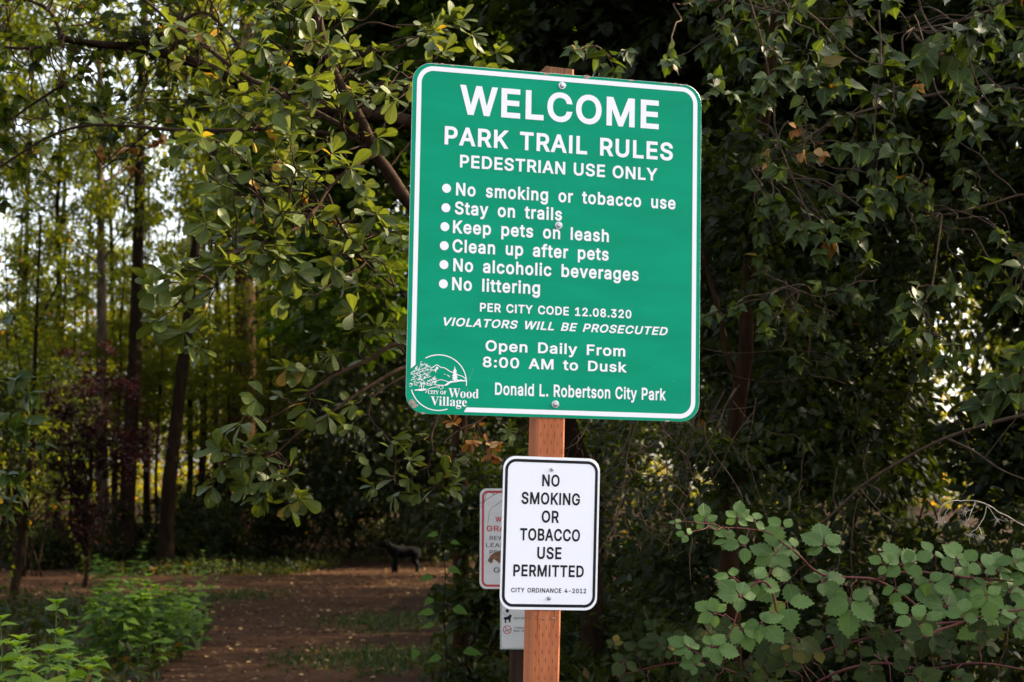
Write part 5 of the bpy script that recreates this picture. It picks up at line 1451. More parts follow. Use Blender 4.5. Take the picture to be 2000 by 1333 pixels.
# the dense hanging mass in the middle
bough([(622, 400, 6.75), (590, 440, 6.6), (540, 460, 6.5), (500, 480, 6.4), (440, 500, 6.3), (380, 560, 6.25), (340, 600, 6.2)], .008, .004,
      [((430, 520, 6.3), (330, 545, 6.2)), ((400, 560, 6.25), (300, 560, 6.15)), ((380, 580, 6.25), (310, 625, 6.15)), ((380, 600, 6.25), (360, 650, 6.15)), ((420, 560, 6.25), (400, 620, 6.2)),
       ((540, 470, 6.5), (545, 500, 6.3)), ((560, 470, 6.5), (575, 530, 6.3)), ((500, 480, 6.4), (520, 510, 6.3)), ((470, 500, 6.4), (450, 520, 6.2)), ((400, 660, 6.3), (390, 680, 6.2))]
      + fill(31, 395, 640, 300, 480, 6.2, 7.0), nrand=6, reach=.18, size=.094)
bough([(640, 380, 6.8), (660, 430, 6.8), (690, 480, 6.8), (720, 520, 6.8), (770, 560, 6.8)], .007, .004, fill(13, 600, 800, 400, 600, 6.5, 7.2), nrand=3, reach=.2)
# lower sprays left of the sign's lower corner
bough([(900, 640, 7.3), (840, 668, 7.0), (772, 672, 6.8), (720, 704, 6.7), (660, 730, 6.6), (612, 760, 6.5), (560, 800, 6.45), (500, 830, 6.4)], .010, .004,
      [((720, 700, 6.7), (650, 690, 6.6)), ((660, 700, 6.6), (600, 720, 6.5)), ((640, 730, 6.6), (560, 720, 6.5)), ((612, 760, 6.5), (600, 800, 6.4)), ((600, 770, 6.5), (640, 810, 6.4)), ((560, 780, 6.45), (500, 780, 6.4)),
       ((500, 800, 6.4), (470, 830, 6.3)), ((700, 650, 6.7), (690, 610, 6.6)), ((760, 660, 6.8), (735, 640, 6.7)), ((740, 560, 6.8), (700, 560, 6.7)), ((790, 690, 6.8), (780, 650, 6.7))], size=.085)
bough([(880, 700, 7.2), (800, 715, 6.9), (760, 732, 6.8), (700, 768, 6.7), (640, 810, 6.6), (590, 840, 6.5), (540, 885, 6.45)], .009, .004,
      [((590, 840, 6.5), (530, 850, 6.4)), ((560, 860, 6.5), (500, 880, 6.4)), ((540, 885, 6.45), (470, 890, 6.35)), ((540, 885, 6.45), (480, 930, 6.35)), ((530, 890, 6.4), (520, 940, 6.3)), ((470, 900, 6.4), (430, 880, 6.3)),
       ((440, 900, 6.35), (415, 950, 6.3)), ((560, 900, 6.45), (560, 930, 6.3)), ((560, 930, 6.4), (565, 985, 6.3)), ((540, 930, 6.4), (510, 970, 6.3)), ((560, 960, 6.35), (585, 975, 6.3)), ((500, 960, 6.35), (480, 950, 6.3))], size=.09)
bough([(790, 735, 6.9), (735, 770, 6.8), (720, 810, 6.75), (745, 845, 6.7), (770, 880, 6.7), (770, 930, 6.7)], .005, .003,
      [((735, 770, 6.8), (690, 790, 6.7)), ((720, 810, 6.75), (690, 830, 6.7)), ((740, 840, 6.7), (770, 860, 6.65)), ((770, 880, 6.7), (720, 900, 6.65)), ((760, 900, 6.7), (800, 900, 6.65)), ((770, 930, 6.7), (730, 950, 6.65)), ((770, 930, 6.7), (770, 965, 6.65))], size=.075)
bough([(860, 800, 6.8), (843, 850, 6.75), (845, 880, 6.7), (835, 920, 6.7), (850, 955, 6.65)], .004, .0025,
      [((843, 850, 6.75), (800, 870, 6.7)), ((845, 880, 6.7), (890, 900, 6.65)), ((840, 910, 6.7), (800, 935, 6.65)), ((850, 955, 6.65), (870, 925, 6.6)), ((850, 955, 6.65), (880, 950, 6.6)), ((850, 955, 6.65), (820, 965, 6.6))], size=.066)
bough([(980, 790, 6.9), (930, 826, 6.8), (900, 838, 6.75), (868, 862, 6.7)], .004, .0025,
      [((930, 826, 6.8), (920, 860, 6.75)), ((940, 830, 6.8), (960, 870, 6.75)), ((900, 838, 6.75), (885, 825, 6.7)), ((940, 850, 6.8), (955, 885, 6.75))], "bough with withered orange leaves", size=.055, mat=M_DEADLEAF)
bough([(1060, 800, 6.4), (1040, 830, 6.4), (1010, 850, 6.4)], .003, .002, [((1040, 830, 6.4), (1000, 850, 6.4)), ((1030, 840, 6.4), (1035, 875, 6.4)), ((1020, 845, 6.4), (995, 840, 6.35))], size=.055)

bb = onground(1437, 8.9)
brt = tree_root("brown_tree", bb, "brown crooked trunk with few leaves just right of the green sign", "tree")
mb = MB(bb)
limb(mb, [bb - (0, 0, .1)] + W([(1425, 1100, 8.9), (1428, 900, 8.85), (1455, 700, 8.8), (1458, 600, 8.8), (1472, 420, 8.8), (1497, 200, 8.75), (1515, 0, 8.7), (1530, -150, 8.7)]), .052, .018, 10)
limb(mb, W([(1440, 740, 8.8), (1420, 690, 8.85), (1405, 610, 8.9), (1385, 540, 9.0), (1372, 480, 9.0)]), .020, .009, 7)
mb.build("trunk", B_BROWN, brt, True)
mb = MB(bb)
crown_mesh(mb, np.concatenate([clumps(26, .35, .5, .4, -.25, 1.7, 2, .3) + at(1500, 380, 9.2), clumps(16, .25, .4, .3, -.25, 1.7, 3, .3) + at(1400, 480, 9.3), clumps(26, .4, .5, .35, -.25, 1.7, 4, .3) + at(1520, 620, 9.4), clumps(20, .5, .4, .25, -.3, 1.7, 5, .3) + at(1480, 60, 9.2), clumps(22, .16, .15, .5, -.5, 1.7, 6, .3) + at(1480, 420, 8.5), clumps(16, .2, .15, .35, -.5, 1.7, 7, .3) + at(1450, 900, 8.5), clumps(50, .8, .3, .8, -.1, 2.2, 8, .3) + at(1700, 420, 10.2), clumps(26, .4, .3, .4, -.2, 2.2, 9, .3) + at(1650, 800, 10.0)]), 30, .16, .065, OVATE, .5)
mb.build("crown", M_DARK, brt)

# ------------------------------------------------------------------ older tree whose mossy limb crosses the upper left
ab = onground(1160, 9.6)
ald = tree_root("alder_tree", ab, "alder with a long dark mossy limb crossing the upper left behind the willow", "tree")
mb = MB(ab)
limb(mb, [ab - (0, 0, .1)] + W([(1150, 1000, 9.6), (1118, 870, 9.55), (1060, 700, 9.5), (990, 500, 9.4), (930, 340, 9.3), (870, 275, 9.2), (800, 240, 9.1), (700, 222, 9.05), (600, 205, 9.0), (480, 165, 9.0), (400, 130, 9.0), (340, 112, 8.95), (282, 92, 8.9), (200, 88, 8.8), (118, 76, 8.7)]),
     np.interp(np.linspace(0, 1, 61), [0, .5, 1], [.07, .038, .016]), None, 10)
mb.build("trunk", B_DARK, ald, True)


def alder_bough(pts, r0, r1, sp, n=0, **k):
    return bough(pts, r0, r1, sp, None, .066, n, .35, tree=ald, origin=ab, mat=k.pop("mat", M_ALDER), bark=k.pop("bark", B_WILLOW), shape=OVATE, gap=.045, ros=5, **k)


alder_bough([(118, 76, 8.7), (112, 50, 8.7), (95, 20, 8.7), (60, 2, 8.7), (20, -20, 8.7)], .011, .006, fill(20, -60, 240, -60, 120, 8.2, 9.6), 4)
alder_bough([(118, 76, 8.7), (90, 90, 8.7), (40, 95, 8.7), (-20, 90, 8.7), (-80, 100, 8.7)], .010, .005, fill(22, -60, 260, 90, 240, 8.3, 9.8), 4)
alder_bough([(300, 92, 8.9), (340, 52, 9.0), (400, 25, 9.0), (450, 70, 9.1), (480, 110, 9.1)], .012, .006, fill(22, 180, 480, -60, 110, 8.6, 10), 4)
alder_bough([(330, 60, 9.0), (360, 20, 9.1), (390, -40, 9.1)], .012, .006, fill(16, 200, 470, 110, 240, 8.8, 10.2), 2)
alder_bough([(480, 165, 9.0), (430, 180, 9.2), (370, 200, 9.4), (300, 250, 9.6), (240, 300, 9.7), (200, 330, 9.7)], .010, .004, fill(17, 140, 420, 200, 340, 9, 10.5), 2)
alder_bough([(200, 88, 8.8), (160, 140, 8.9), (100, 180, 9), (40, 220, 9.1), (-40, 280, 9.1)], .010, .004, fill(15, -60, 160, 220, 420, 8.8, 10.5), 2)
alder_bough([(240, 300, 9.7), (262, 285, 9.7), (290, 290, 9.7), (310, 280, 9.7)], .004, .003, [((270, 285, 9.7), (205, 310, 9.7)), ((290, 290, 9.7), (310, 275, 9.7)), ((280, 300, 9.7), (255, 330, 9.7)), ((260, 300, 9.7), (200, 295, 9.7))], 0, mat=M_DEADLEAF)
# a knot of old leaves and moss caught where the limb forks
mb = MB()
kc = at(292, 92, 8.9)
for k in range(240):
    a = kc + RNG.normal(0, .045, 3) * (1.3, 1, .8)
    tube(mb, twig(a, a + RNG.normal(0, .07, 3), .1, .15, 4), .002, .001, 4, cap=False)
mb.o = kc; mb.v = [v - kc for v in mb.v]
tag(mb.build("bird_nest", B_DARK), "dark tangle of old twigs caught in the fork of the mossy limb", "nest")

# ------------------------------------------------------------------ poplar shoots hanging over the right side
pb = onground(2160, 9.0)
pop = tree_root("poplar_tree", pb, "poplar with broad pointed leaves hanging over the dark trees on the right", "tree")
mb = MB(pb)
limb(mb, [pb - (0, 0, .1)] + W([(2160, 1100, 9.0), (2150, 800, 9.0), (2155, 500, 9.0), (2140, 200, 8.9), (2090, -20, 8.8), (1960, -140, 8.7), (1735, -160, 8.6)]), .045, .014, 10)
mb.build("trunk", B_DARK, pop, True)


def shoot(pts, r0, r1, sp, n=0, size=.10, **k):
    return bough(pts, r0, r1, sp, k.pop("label", None), size * .8, n, k.pop("reach", .16), tree=pop, origin=pb, mat=k.pop("mat", M_POPLAR), bark=k.pop("bark", B_TWIG), shape=OVATE, gap=k.pop("gap", .05), facing=.45, ros=k.pop("ros", 4), droop=.55, **k)


shoot([(1440, -80, 7.6), (1467, 10, 7.5), (1490, 90, 7.5), (1510, 190, 7.5), (1516, 260, 7.5), (1552, 358, 7.45), (1584, 433, 7.4), (1592, 475, 7.4)], .005, .002,
      [((1490, 90, 7.5), (1540, 130, 7.4)), ((1505, 170, 7.5), (1460, 190, 7.4)), ((1540, 330, 7.45), (1520, 330, 7.4)), ((1584, 433, 7.4), (1620, 470, 7.3)), ((1592, 440, 7.4), (1560, 450, 7.3)), ((1592, 460, 7.4), (1600, 490, 7.3))], 4)
shoot([(1500, 90, 7.5), (1540, 130, 7.4), (1562, 155, 7.35), (1600, 150, 7.3), (1640, 150, 7.25)], .004, .002,
      [((1560, 150, 7.35), (1610, 130, 7.25)), ((1570, 155, 7.3), (1620, 175, 7.25)), ((1600, 150, 7.3), (1650, 165, 7.2)), ((1540, 130, 7.4), (1500, 150, 7.3))], 3, .11)
shoot([(1716, 20, 7.5), (1720, 114, 7.5), (1708, 247, 7.45), (1713, 290, 7.4), (1711, 345, 7.4)], .004, .002,
      [((1708, 280, 7.45), (1750, 300, 7.35)), ((1711, 330, 7.4), (1700, 370, 7.3)), ((1711, 335, 7.4), (1760, 350, 7.3)), ((1712, 300, 7.4), (1680, 290, 7.3)), ((1711, 345, 7.4), (1730, 385, 7.3)), ((1720, 180, 7.45), (1770, 185, 7.4))], 2, .115)
shoot([(1790, -40, 7.2), (1800, 20, 7.2), (1830, 65, 7.1), (1870, 70, 7.0), (1900, 62, 7.0)], .005, .002,
      [((1830, 65, 7.1), (1840, 110, 7.0)), ((1860, 70, 7.0), (1920, 90, 6.9)), ((1850, 70, 7.0), (1800, 120, 6.9)), ((1870, 60, 7.0), (1940, 40, 6.9)), ((1850, 75, 7.0), (1870, 140, 6.9))], 3, .13)
shoot([(1890, 100, 7.3), (1900, 140, 7.3), (1920, 185, 7.3), (1950, 220, 7.25), (1985, 245, 7.2)], .005, .002,
      [((1900, 150, 7.3), (1870, 220, 7.2)), ((1920, 190, 7.3), (1900, 235, 7.2)), ((1950, 220, 7.25), (1960, 200, 7.2)), ((1940, 210, 7.25), (1990, 200, 7.2))], 2, .115)
shoot([(1840, 420, 7.7), (1820, 560, 7.6), (1800, 600, 7.55), (1820, 640, 7.5), (1850, 670, 7.45)], .004, .002,
      [((1800, 560, 7.6), (1780, 580, 7.5)), ((1800, 600, 7.55), (1760, 610, 7.5)), ((1820, 640, 7.5), (1790, 660, 7.4)), ((1840, 665, 7.45), (1850, 700, 7.35)), ((1850, 670, 7.45), (1880, 690, 7.35)), ((1830, 560, 7.6), (1850, 560, 7.5))], 2, .105)
shoot([(2040, 460, 7.2), (2010, 500, 7.2), (1990, 530, 7.2), (1980, 570, 7.2)], .005, .002, [((2000, 520, 7.2), (1990, 580, 7.1)), ((1990, 560, 7.2), (1970, 590, 7.1))], 1, .13)
shoot([(2040, 700, 7.0), (2010, 720, 7.0), (1960, 760, 7.0), (1930, 770, 7.0)], .005, .002, [((1990, 735, 7.0), (1950, 740, 6.9)), ((1960, 760, 7.0), (1920, 790, 6.9)), ((2010, 720, 7.0), (1990, 690, 6.9)), ((2000, 720, 7.0), (1990, 770, 6.9))], 1, .12)
shoot([(1540, 560, 8.2), (1600, 580, 8.1), (1660, 560, 8.0)], .004, .002, fill(12, 1420, 1720, 520, 700, 7.9, 9), 2, .09)
shoot([(1735, -160, 8.6), (1600, -20, 8.4), (1450, -10, 8.2), (1330, 10, 8.0)], .010, .004, fill(22, 1260, 1760, -60, 130, 7.4, 8.9, (-40, 40), (0, 60)), 4, .10)
shoot([(2090, -20, 8.8), (1990, 0, 8.6), (1880, 40, 8.4), (1780, 60, 8.2)], .010, .004, fill(16, 1680, 2040, -40, 260, 7.4, 8.9, (-40, 40), (0, 60)), 4, .10)
shoot([(2140, 200, 8.9), (1950, 170, 8.8), (1800, 190, 8.8), (1650, 230, 8.7), (1560, 280, 8.5), (1480, 330, 8.3)], .009, .004, fill(20, 1390, 1740, 180, 460, 7.7, 8.9, (-40, 40), (0, 60)), 4, .095)
shoot([(2150, 420, 9.0), (2020, 380, 8.9), (1930, 400, 8.7), (1840, 420, 8.6), (1770, 400, 8.5)], .008, .003, fill(14, 1760, 2030, 240, 520, 7.9, 9.2, (-40, 40), (0, 60)), 3, .095)
shoot([(1600, 300, 8.3), (1580, 260, 8.2), (1540, 240, 8.2)], .004, .002, [((1540, 240, 8.1), (1550, 255, 8.1)), ((1570, 290, 8.1), (1565, 300, 8.1)), ((1500, 320, 8.1), (1498, 325, 8.1)), ((1800, 150, 8.0), (1795, 165, 8.0)), ((1590, 290, 8.1), (1605, 300, 8.1))], 0, .07, mat=M_DEADLEAF, label="shoot with withered orange leaves")
shoot([(1165, 90, 6.6), (1180, 100, 6.5), (1200, 120, 6.5)], .003, .002, [((1150, 95, 6.6), (1130, 100, 6.5)), ((1175, 105, 6.5), (1170, 135, 6.45)), ((1190, 110, 6.5), (1225, 100, 6.4)), ((1185, 110, 6.5), (1200, 140, 6.4))], 1, .085)
shoot([(1420, 150, 6.8), (1405, 165, 6.8), (1395, 180, 6.8)], .003, .002, [((1400, 175, 6.8), (1398, 150, 6.7)), ((1400, 178, 6.8), (1430, 185, 6.7)), ((1395, 180, 6.8), (1378, 195, 6.7))], 0, .075)

# a second poplar shoot at the left edge, nearer than the purple shrub
lp = onground(-60, 9.0)
sh = tree_root("poplar_sapling", lp, "young poplar with blue green leaves reaching in at the left edge", "tree")
mb = MB(lp); ml = MB(lp)
P = limb(mb, [lp] + W([(-50, 1100, 9), (-40, 900, 9), (-30, 700, 9), (-20, 500, 9)]), .014, .005, 7)
for s in (((-35, 760, 9), (30, 740, 8.9)), ((-30, 730, 9), (60, 770, 8.9)), ((-35, 800, 9), (50, 830, 8.9)), ((-40, 860, 9), (30, 840, 8.9)), ((-40, 850, 9), (80, 870, 8.9)), ((-45, 980, 9), (30, 950, 8.9)), ((-45, 1000, 9), (20, 985, 8.9)), ((-30, 640, 9), (20, 620, 8.9)), ((-40, 920, 9), (10, 930, 8.9))):
    spray(mb, ml, twig(at(*s[0]), at(*s[1]), .05, .03), .004, OVATE, .115, .08, 4, .7, 1.0, .3, .4, 0, (0, .85), .3)
mb.build("trunk", B_DARK, sh, True); ml.build("crown", M_POPLAR, sh, True)

# ------------------------------------------------------------------ dry twigs
def dead_brush(px, py, d, n, spread, L, label, hang=True, name="dead_brush", r=.0022):
    c = at(px, py, d)
    mb = MB(c)
    for k in range(n):
        a = c + RNG.normal(0, 1, 3) * (spread, .25, spread * .35)
        dirn = np.array([RNG.normal(-.25, .6), RNG.normal(0, .5), -1 if hang else RNG.normal(.2, .6)])
        p = [a]
        for q in range(7):
            dirn = dirn + RNG.normal(0, .32, 3) + (np.array([-.05, 0, -.02]) if hang else 0)
            p.append(p[-1] + unit(dirn) * L / 7 * RNG.uniform(.7, 1.3))
        pp = smooth_path(p, 3)
        rr = r * RNG.uniform(.6, 1.5)
        tube(mb, pp, rr, rr * .4, 5, cap=False)
        for q in range(RNG.integers(1, 4)):
            i = RNG.integers(3, len(pp) - 2)
            e = pp[i] + unit(pp[i + 1] - pp[i]) * L * .2 + RNG.normal(0, L * .12, 3)
            tube(mb, twig(pp[i], e, .1, .06), rr * .6, rr * .25, 4, cap=False)
    return tag(mb.build(name, B_TWIG, None, True), label, "dead brush", "dry twigs hanging right of the signs")


dead_brush(1300, 800, 7.3, 11, .17, .62, "tangle of dry hanging twigs below the green sign's right corner")
dead_brush(1440, 780, 7.8, 8, .12, .7, "dry grey twigs hanging beside the willow trunk")
dead_brush(1290, 960, 7.2, 14, .10, .34, "dry twigs arching just right of the no smoking sign", False)
dead_brush(1640, 720, 8.6, 5, .28, .9, "thin bare twigs in the dark gap right of the willow trunk", False)
dead_brush(1860, 880, 8.4, 5, .25, .8, "thin bare twigs above the brambles at the right", False)
c = at(1625, 1005, 8.0)
mb = MB(c)
limb(mb, W([(1560, 1060, 8.1), (1625, 1005, 8.0), (1690, 945, 7.9), (1770, 895, 7.8), (1850, 855, 7.7), (1960, 820, 7.6), (2060, 800, 7.5)]), .005, .009, 7)
limb(mb, W([(1690, 945, 7.9), (1720, 960, 7.8), (1708, 985, 7.75)]), .004, .002, 5)
limb(mb, W([(1850, 857, 7.7), (1900, 880, 7.6), (1960, 920, 7.5), (2040, 950, 7.4)]), .006, .003, 5)
limb(mb, W([(1680, 955, 7.9), (1720, 1000, 7.8), (1755, 1025, 7.7)]), .004, .002, 5)
tag(mb.build("fallen_branch", B_TWIG, None, True), "brown dead branch slanting up to the right above the brambles", "branch")
# dried flower stalk
c = at(1960, 1000, 5.7)
mb = MB(c)
limb(mb, W([(2060, 1060, 5.8), (2000, 1028, 5.75), (1950, 1000, 5.7), (1915, 981, 5.65), (1885, 978, 5.65), (1855, 980, 5.6), (1838, 992, 5.6)], ), .0024, .0010, 6, 4, .0012)
for pts in ([(1928, 988, 5.67), (1922, 1010, 5.65), (1910, 1030, 5.62), (1892, 1046, 5.6)], [(1905, 980, 5.65), (1898, 995, 5.62), (1885, 1000, 5.6)], [(1912, 1030, 5.62), (1918, 1045, 5.6), (1920, 1052, 5.6)],
            [(1855, 980, 5.6), (1842, 985, 5.58), (1834, 1002, 5.58), (1832, 1020, 5.58)], [(1862, 980, 5.6), (1848, 1000, 5.6), (1840, 1018, 5.6)], [(1898, 995, 5.62), (1893, 1012, 5.6), (1884, 1022, 5.6)], [(1930, 990, 5.67), (1945, 1012, 5.65), (1948, 1018, 5.65)]):
    limb(mb, W(pts), .0013, .0006, 5, 4, .001)
    e = at(*pts[-1])
    for k in range(16):
        tube(mb, twig(e, e + RNG.normal(0, .010, 3), .1, .1, 4), .0007, .0003, 4, cap=False)
tag(mb.build("dried_stalk", B_STALK, None, True), "pale dried flower stalk arching in from the right edge above the brambles", "dry plant")

# ------------------------------------------------------------------ brambles
def Zb(x, y, d):
    return at(1300 + x / 2.76, 850 + y / 2.76, d)


br = empty("bramble_bush", onground(1800, 6.2), "blackberry bramble with large toothed leaves in the lower right corner", "bramble")
bo = np.array(br.location)


def compound(ml, mc, c, R, n, d, ang=None, tilt=None):
    """a bramble leaf: n leaflets round the end of its stalk, facing the light"""
    P0 = Zb(c[0], c[1], d)
    s = R / 2.76 / F_PX * d                    # leaflet length in metres
    face = unit(np.array([RNG.normal(0, .2), -1.0, RNG.uniform(.4, .85)]))
    u = unit(np.cross(np.array([0, 0, 1.0]), face)); v = np.cross(face, u)
    a0 = RNG.uniform(-.5, .5) - math.pi / 2 if ang is None else ang
    offs = {3: [0, 1.45, -1.45], 5: [0, .95, -.95, 2.0, -2.0]}[n]
    sz = {3: [1.05, .9, .9], 5: [1.08, .95, .95, .68, .68]}[n]
    Ps, Ds, Ns, Ls = [], [], [], []
    for o_, z in zip(offs, sz):
        a = a0 + o_ + RNG.normal(0, .1)
        d_ = u * math.cos(a) + v * math.sin(a) + face * RNG.normal(-.12, .14)
        st = .34 * s if o_ == 0 else .11 * s
        q = P0 + unit(d_) * st
        tube(mc, np.array([P0, (P0 + q) / 2, q]), .0013, .0010, 4, cap=False)
        Ps.append(q); Ds.append(d_); Ns.append(face + RNG.normal(0, .17, 3)); Ls.append(s * z * RNG.uniform(.9, 1.08))
    k = np.clip(RNG.normal(.5, .2), 0, .93)
    put(ml, BRAMBLE, Ps, Ds, Ns, Ls, np.clip(k + RNG.normal(0, .07, len(Ps)), 0, .94))
    return P0


def cane(pts, d0, d1, r0, r1, leaves, mat=M_BRAMBLE, label=None):
    mc, ml = MB(bo), MB(bo)
    dd = np.linspace(d0, d1, len(pts))
    P = limb(mc, [Zb(x, y, d) for (x, y), d in zip(pts, dd)], r0, r1, 7, 6)
    for i in range(2, len(P) - 1, 1):                       # thorns
        for q in range(2):
            a = P[i] + (P[i + 1] - P[i]) * RNG.random()
            t = unit(RNG.normal(0, 1, 3)) * .006
            tube(mc, np.array([a, a + t * .5, a + t]), np.array([.0014, .0009, .0002]), seg=4, cap=False)
    for x, y, R, n, *ang in leaves:
        dz = RNG.normal(0, .06)
        best = np.argmin([np.linalg.norm(p - Zb(x, y, np.interp(p[1], sorted((d0, d1)), sorted((d0, d1))))) for p in P])
        d = P[best][1] * cp + (P[best][2] - EYE) * sp - .05 + dz
        p0 = compound(ml, mc, (x, y), R * 1.06, n, d, *(ang or [None]))
        tube(mc, twig(P[best], p0, .05, .03), .0019, .0012, 5, cap=False)
    o = mc.build("cane", B_CANE, br, True, label)
    ml.build("foliage", mat, o, True)


cane([(1480, 1045), (1300, 880), (1140, 785), (1000, 768), (870, 760), (790, 720), (720, 650), (640, 590), (560, 530), (420, 505), (300, 500)], 5.9, 5.55, .0055, .002,
     [(857, 598, 128, 5, 1.6), (585, 650, 138, 5, 1.5), (655, 790, 130, 3, -2.6), (560, 745, 120, 3, 1.4), (640, 505, 80, 3, 2.4), (480, 470, 70, 3, 1), (385, 450, 78, 5, 1.5), (215, 470, 80, 5, 1.6), (335, 570, 74, 5, 2.2), (430, 600, 90, 3, 3.0), (995, 890, 148, 5, -1.5), (840, 790, 120, 5, .4), (50, 480, 46, 3, 1), (120, 540, 50, 3, 2.6), (700, 610, 74, 3, 3)])
cane([(600, 960), (570, 830), (510, 790), (420, 850), (390, 940), (350, 1060), (290, 1120), (200, 1170), (165, 1240)], 5.5, 5.35, .004, .0018,
     [(405, 868, 118, 5, 2.2), (265, 962, 104, 5, 2.6), (515, 1010, 112, 5, -.8), (410, 1045, 100, 5, -1.2), (130, 1150, 92, 5, 2.4), (250, 1140, 104, 5, -.2), (162, 1240, 76, 5, 2.3), (370, 770, 84, 3, 2.8), (655, 900, 130, 3, -1.3), (485, 780, 100, 3, -.3)])
cane([(1130, 782), (1240, 745), (1350, 738), (1480, 750), (1640, 770), (1800, 782), (1960, 800), (2100, 820)], 5.7, 5.9, .0045, .003,
     [(1270, 700, 128, 5, 1.7), (1185, 700, 70, 3, 2.8), (1330, 690, 90, 3, .4), (1450, 650, 80, 3, 1.7), (1570, 670, 96, 5, 1.3), (1700, 700, 100, 3, 2), (1790, 735, 106, 5, 1.2), (1880, 690, 96, 3, 1), (1510, 925, 138, 5, 1.8), (1610, 830, 116, 5, -.5), (1330, 800, 104, 3, -1), (1730, 860, 112, 5, -1.4), (1850, 850, 112, 5, 1), (1420, 790, 96, 3, -.6), (1650, 770, 90, 3, .8), (1940, 760, 100, 5, 2), (1240, 820, 84, 3, -1.5), (1560, 760, 90, 3, 2)])
cane([(1400, 1090), (1480, 1050), (1570, 1020), (1700, 978), (1850, 950), (2000, 935)], 5.6, 5.7, .005, .003,
     [(1330, 985, 100, 3, 2.2), (1380, 1010, 90, 3, .5), (1700, 1040, 136, 3, 2.0), (1880, 1010, 118, 5, .8), (1800, 960, 100, 3, 1.4), (1600, 980, 90, 3, 1.4)])
low = []
for k in range(18):
    low.append((RS.uniform(560, 2050), RS.uniform(1040, 1420), RS.uniform(70, 140), RS.choice((3, 5)), RS.uniform(-3, 3)))
cane([(700, 1420), (900, 1290), (1150, 1230), (1400, 1260), (1700, 1230), (2050, 1290)], 5.9, 5.6, .005, .003, low, M_BRAMBLE_OLD_SHADE, "older cane with duller weathered leaves, darkened for shade")
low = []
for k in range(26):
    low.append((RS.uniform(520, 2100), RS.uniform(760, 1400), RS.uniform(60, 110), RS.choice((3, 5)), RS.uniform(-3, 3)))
cane([(500, 1300), (800, 1180), (1150, 1080), (1450, 1020), (1800, 1000), (2100, 1020)], 6.9, 6.6, .005, .003, low, M_BRAMBLE_OLD_SHADE, "older cane deeper in the bush with leaves darkened for shade")
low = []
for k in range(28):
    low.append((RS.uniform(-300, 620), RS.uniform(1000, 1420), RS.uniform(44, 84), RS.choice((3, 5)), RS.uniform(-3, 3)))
cane([(640, 1420), (420, 1300), (200, 1230), (-20, 1240), (-260, 1300)], 7.8, 7.6, .005, .003, low, M_BRAMBLE_OLD_SHADE, "low cane with shade darkened leaves beside the wooden post")

# ------------------------------------------------------------------ weeds at the lower left
def weed(mt, ml, base, h, size, lean=.12, shape=NETTLE, gap=.085):
    tip = base + np.array([RNG.normal(0, lean) * h, RNG.normal(0, lean) * h, h])
    p = twig(base, tip, .0, .03)
    tube(mt, p, .0045, .002, 5)
    k = 0
    s = .18
    while s < 1.0:
        q = np.array([np.interp(s, np.linspace(0, 1, len(p)), p[:, i]) for i in range(3)])
        a = k * 1.57 + RNG.normal(0, .25)
        f = 1.0 if s < .7 else 1.35 - s * .55
        for sg in (0, math.pi):
            d = np.array([math.cos(a + sg), math.sin(a + sg), RNG.uniform(-.15, .45)])
            put(ml, shape, [q], [d], [np.array([0, -.2, 1]) + RNG.normal(0, .25, 3)], size * f * RNG.uniform(.7, 1.15), np.clip(RNG.normal(.4 + .4 * s, .15), 0, .97))
        s += gap / h * RNG.uniform(.8, 1.2); k += 1
    for a in np.arange(4) * 1.57 + RNG.uniform(0, 6):
        put(ml, shape, [p[-1]], [np.array([math.cos(a), math.sin(a), .8])], [np.array([0, 0, 1.0])], size * .6, RNG.uniform(.7, .97))


NG = "nettle stems in the lower left corner"
for px, top, d, lb in ((82, 1182, 8.3, "tallest nettle stem in the lower left corner with bright pointed leaves"), (18, 1215, 8.0, None), (60, 1250, 7.8, None), (110, 1275, 8.2, None), (165, 1238, 8.8, "yellow green nettle stem just left of the bushy weed clump"),
                       (150, 1285, 8.0, None), (5, 1265, 7.6, None), (38, 1290, 7.8, None), (200, 1290, 8.6, None), (90, 1305, 7.7, None), (-15, 1240, 8.1, None), (130, 1310, 7.9, None)):
    b = onground(px, d)
    h = at(px, top, d)[2] - b[2]
    o = empty("nettle", b, lb or "short green nettle stem with pointed leaves in the lower left corner", "weed", NG)
    mt, ml = MB(b), MB(b)
    weed(mt, ml, b, h, .125 if lb else .115, .06)
    mt.build("stem", B_STEM, o, True); ml.build("foliage", M_NETTLE, o, True)


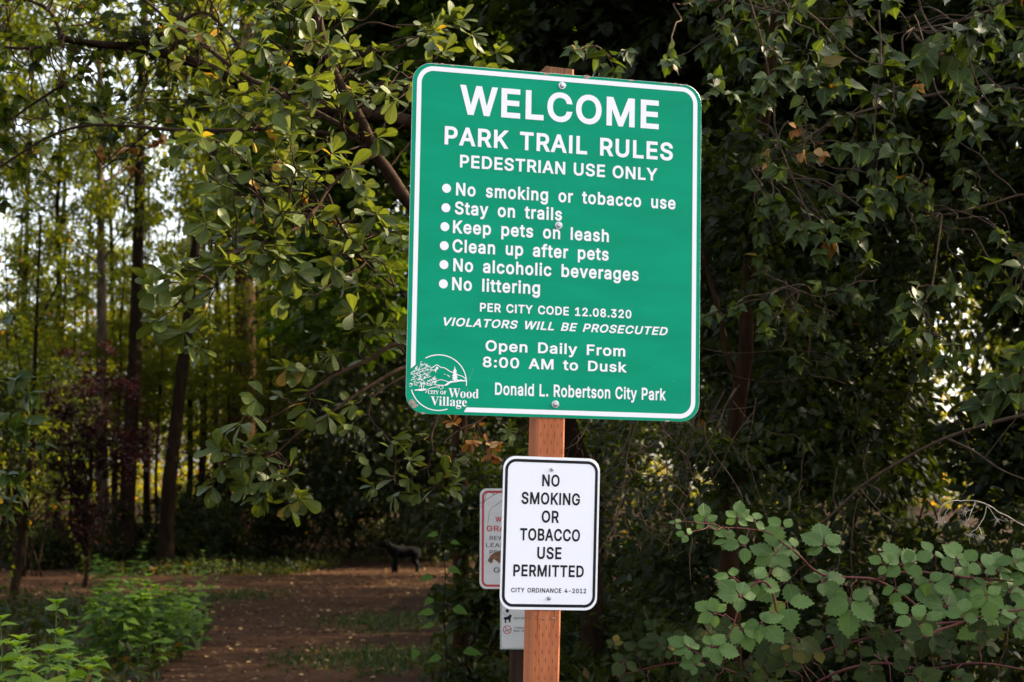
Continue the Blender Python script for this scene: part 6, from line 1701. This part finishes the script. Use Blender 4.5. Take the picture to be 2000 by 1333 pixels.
def weed_clump(name, px, py, n, rad, h0, h1, size, label, mat, cat="weed"):
    b = gp(px, py)
    o = empty(name, b, label, cat)
    mt, ml = MB(b), MB(b)
    for k in range(n):
        q = RNG.normal(0, rad * .5, 2)
        f = math.exp(-(q[0] ** 2 + q[1] ** 2) / (rad * rad))
        weed(mt, ml, b + (q[0], q[1], 0), (h0 + (h1 - h0) * f) * RNG.uniform(.75, 1.1), size, .16)
    mt.build("stem", B_STEM, o, True); ml.build("foliage", mat, o, True)


weed_clump("weed_clump", 255, 1292, 50, .55, .42, .80, .14, "bushy bright green clump of weeds beside the trail at the lower left", M_HERB)
weed_clump("weed_clump", 340, 1262, 22, .35, .3, .62, .12, "smaller green clump joined to the right of the bushy weeds", M_HERB)
weed_clump("weed_clump", 225, 1190, 9, .9, .6, .95, .14, "thin tall weeds standing behind the bushy clump", M_HERB)
weed_clump("weed_clump", 385, 1272, 4, .07, .8, 1.05, .085, "single tall weed tuft at the edge of the dirt trail", M_HERB)
weed_clump("weed_clump", 120, 1215, 26, 1.0, .2, .5, .09, "low weeds at the foot of the black stemmed sapling", M_COVER)
weed_clump("weed_clump", 130, 1330, 26, .9, .12, .3, .09, "low grey green weeds in front of the bushy clump", M_HERB)

# climbing vine at the trail edge
vb = onground(868, 10.0)
v_ = empty("vine", vb, "thin climbing stem with single heart shaped leaves right of the trail", "vine")
mt, ml = MB(vb), MB(vb)
vp = smooth_path([vb] + W([(872, 1300, 10), (866, 1200, 10), (870, 1120, 10), (862, 1060, 10), (870, 1000, 10)]), 5)
tube(mt, vp, .004, .002, 5)
for x, y, L in ((846, 1128, .09), (876, 1112, .075), (846, 1170, .08), (848, 1198, .1), (884, 1190, .09), (850, 1222, .1), (815, 1270, .07), (905, 1275, .12), (862, 1285, .1), (880, 1060, .07), (856, 1045, .07)):
    p = at(x, y, 9.95)
    i = int(np.argmin(np.linalg.norm(vp - p, axis=1)))
    tube(mt, twig(vp[i], p, .1, .03), .0015, .001, 4, cap=False)
    put(ml, OVATE, [p], [np.array([np.sign(x - 866) + RNG.normal(0, .5), -.4, RNG.normal(-.15, .25)])], [np.array([RNG.normal(0, .3), -.6, 1.0])], L * RNG.uniform(.8, 1.3), RNG.uniform(.3, .9))
mt.build("stem", B_DARK, v_, True); ml.build("foliage", M_HERB, v_, True)
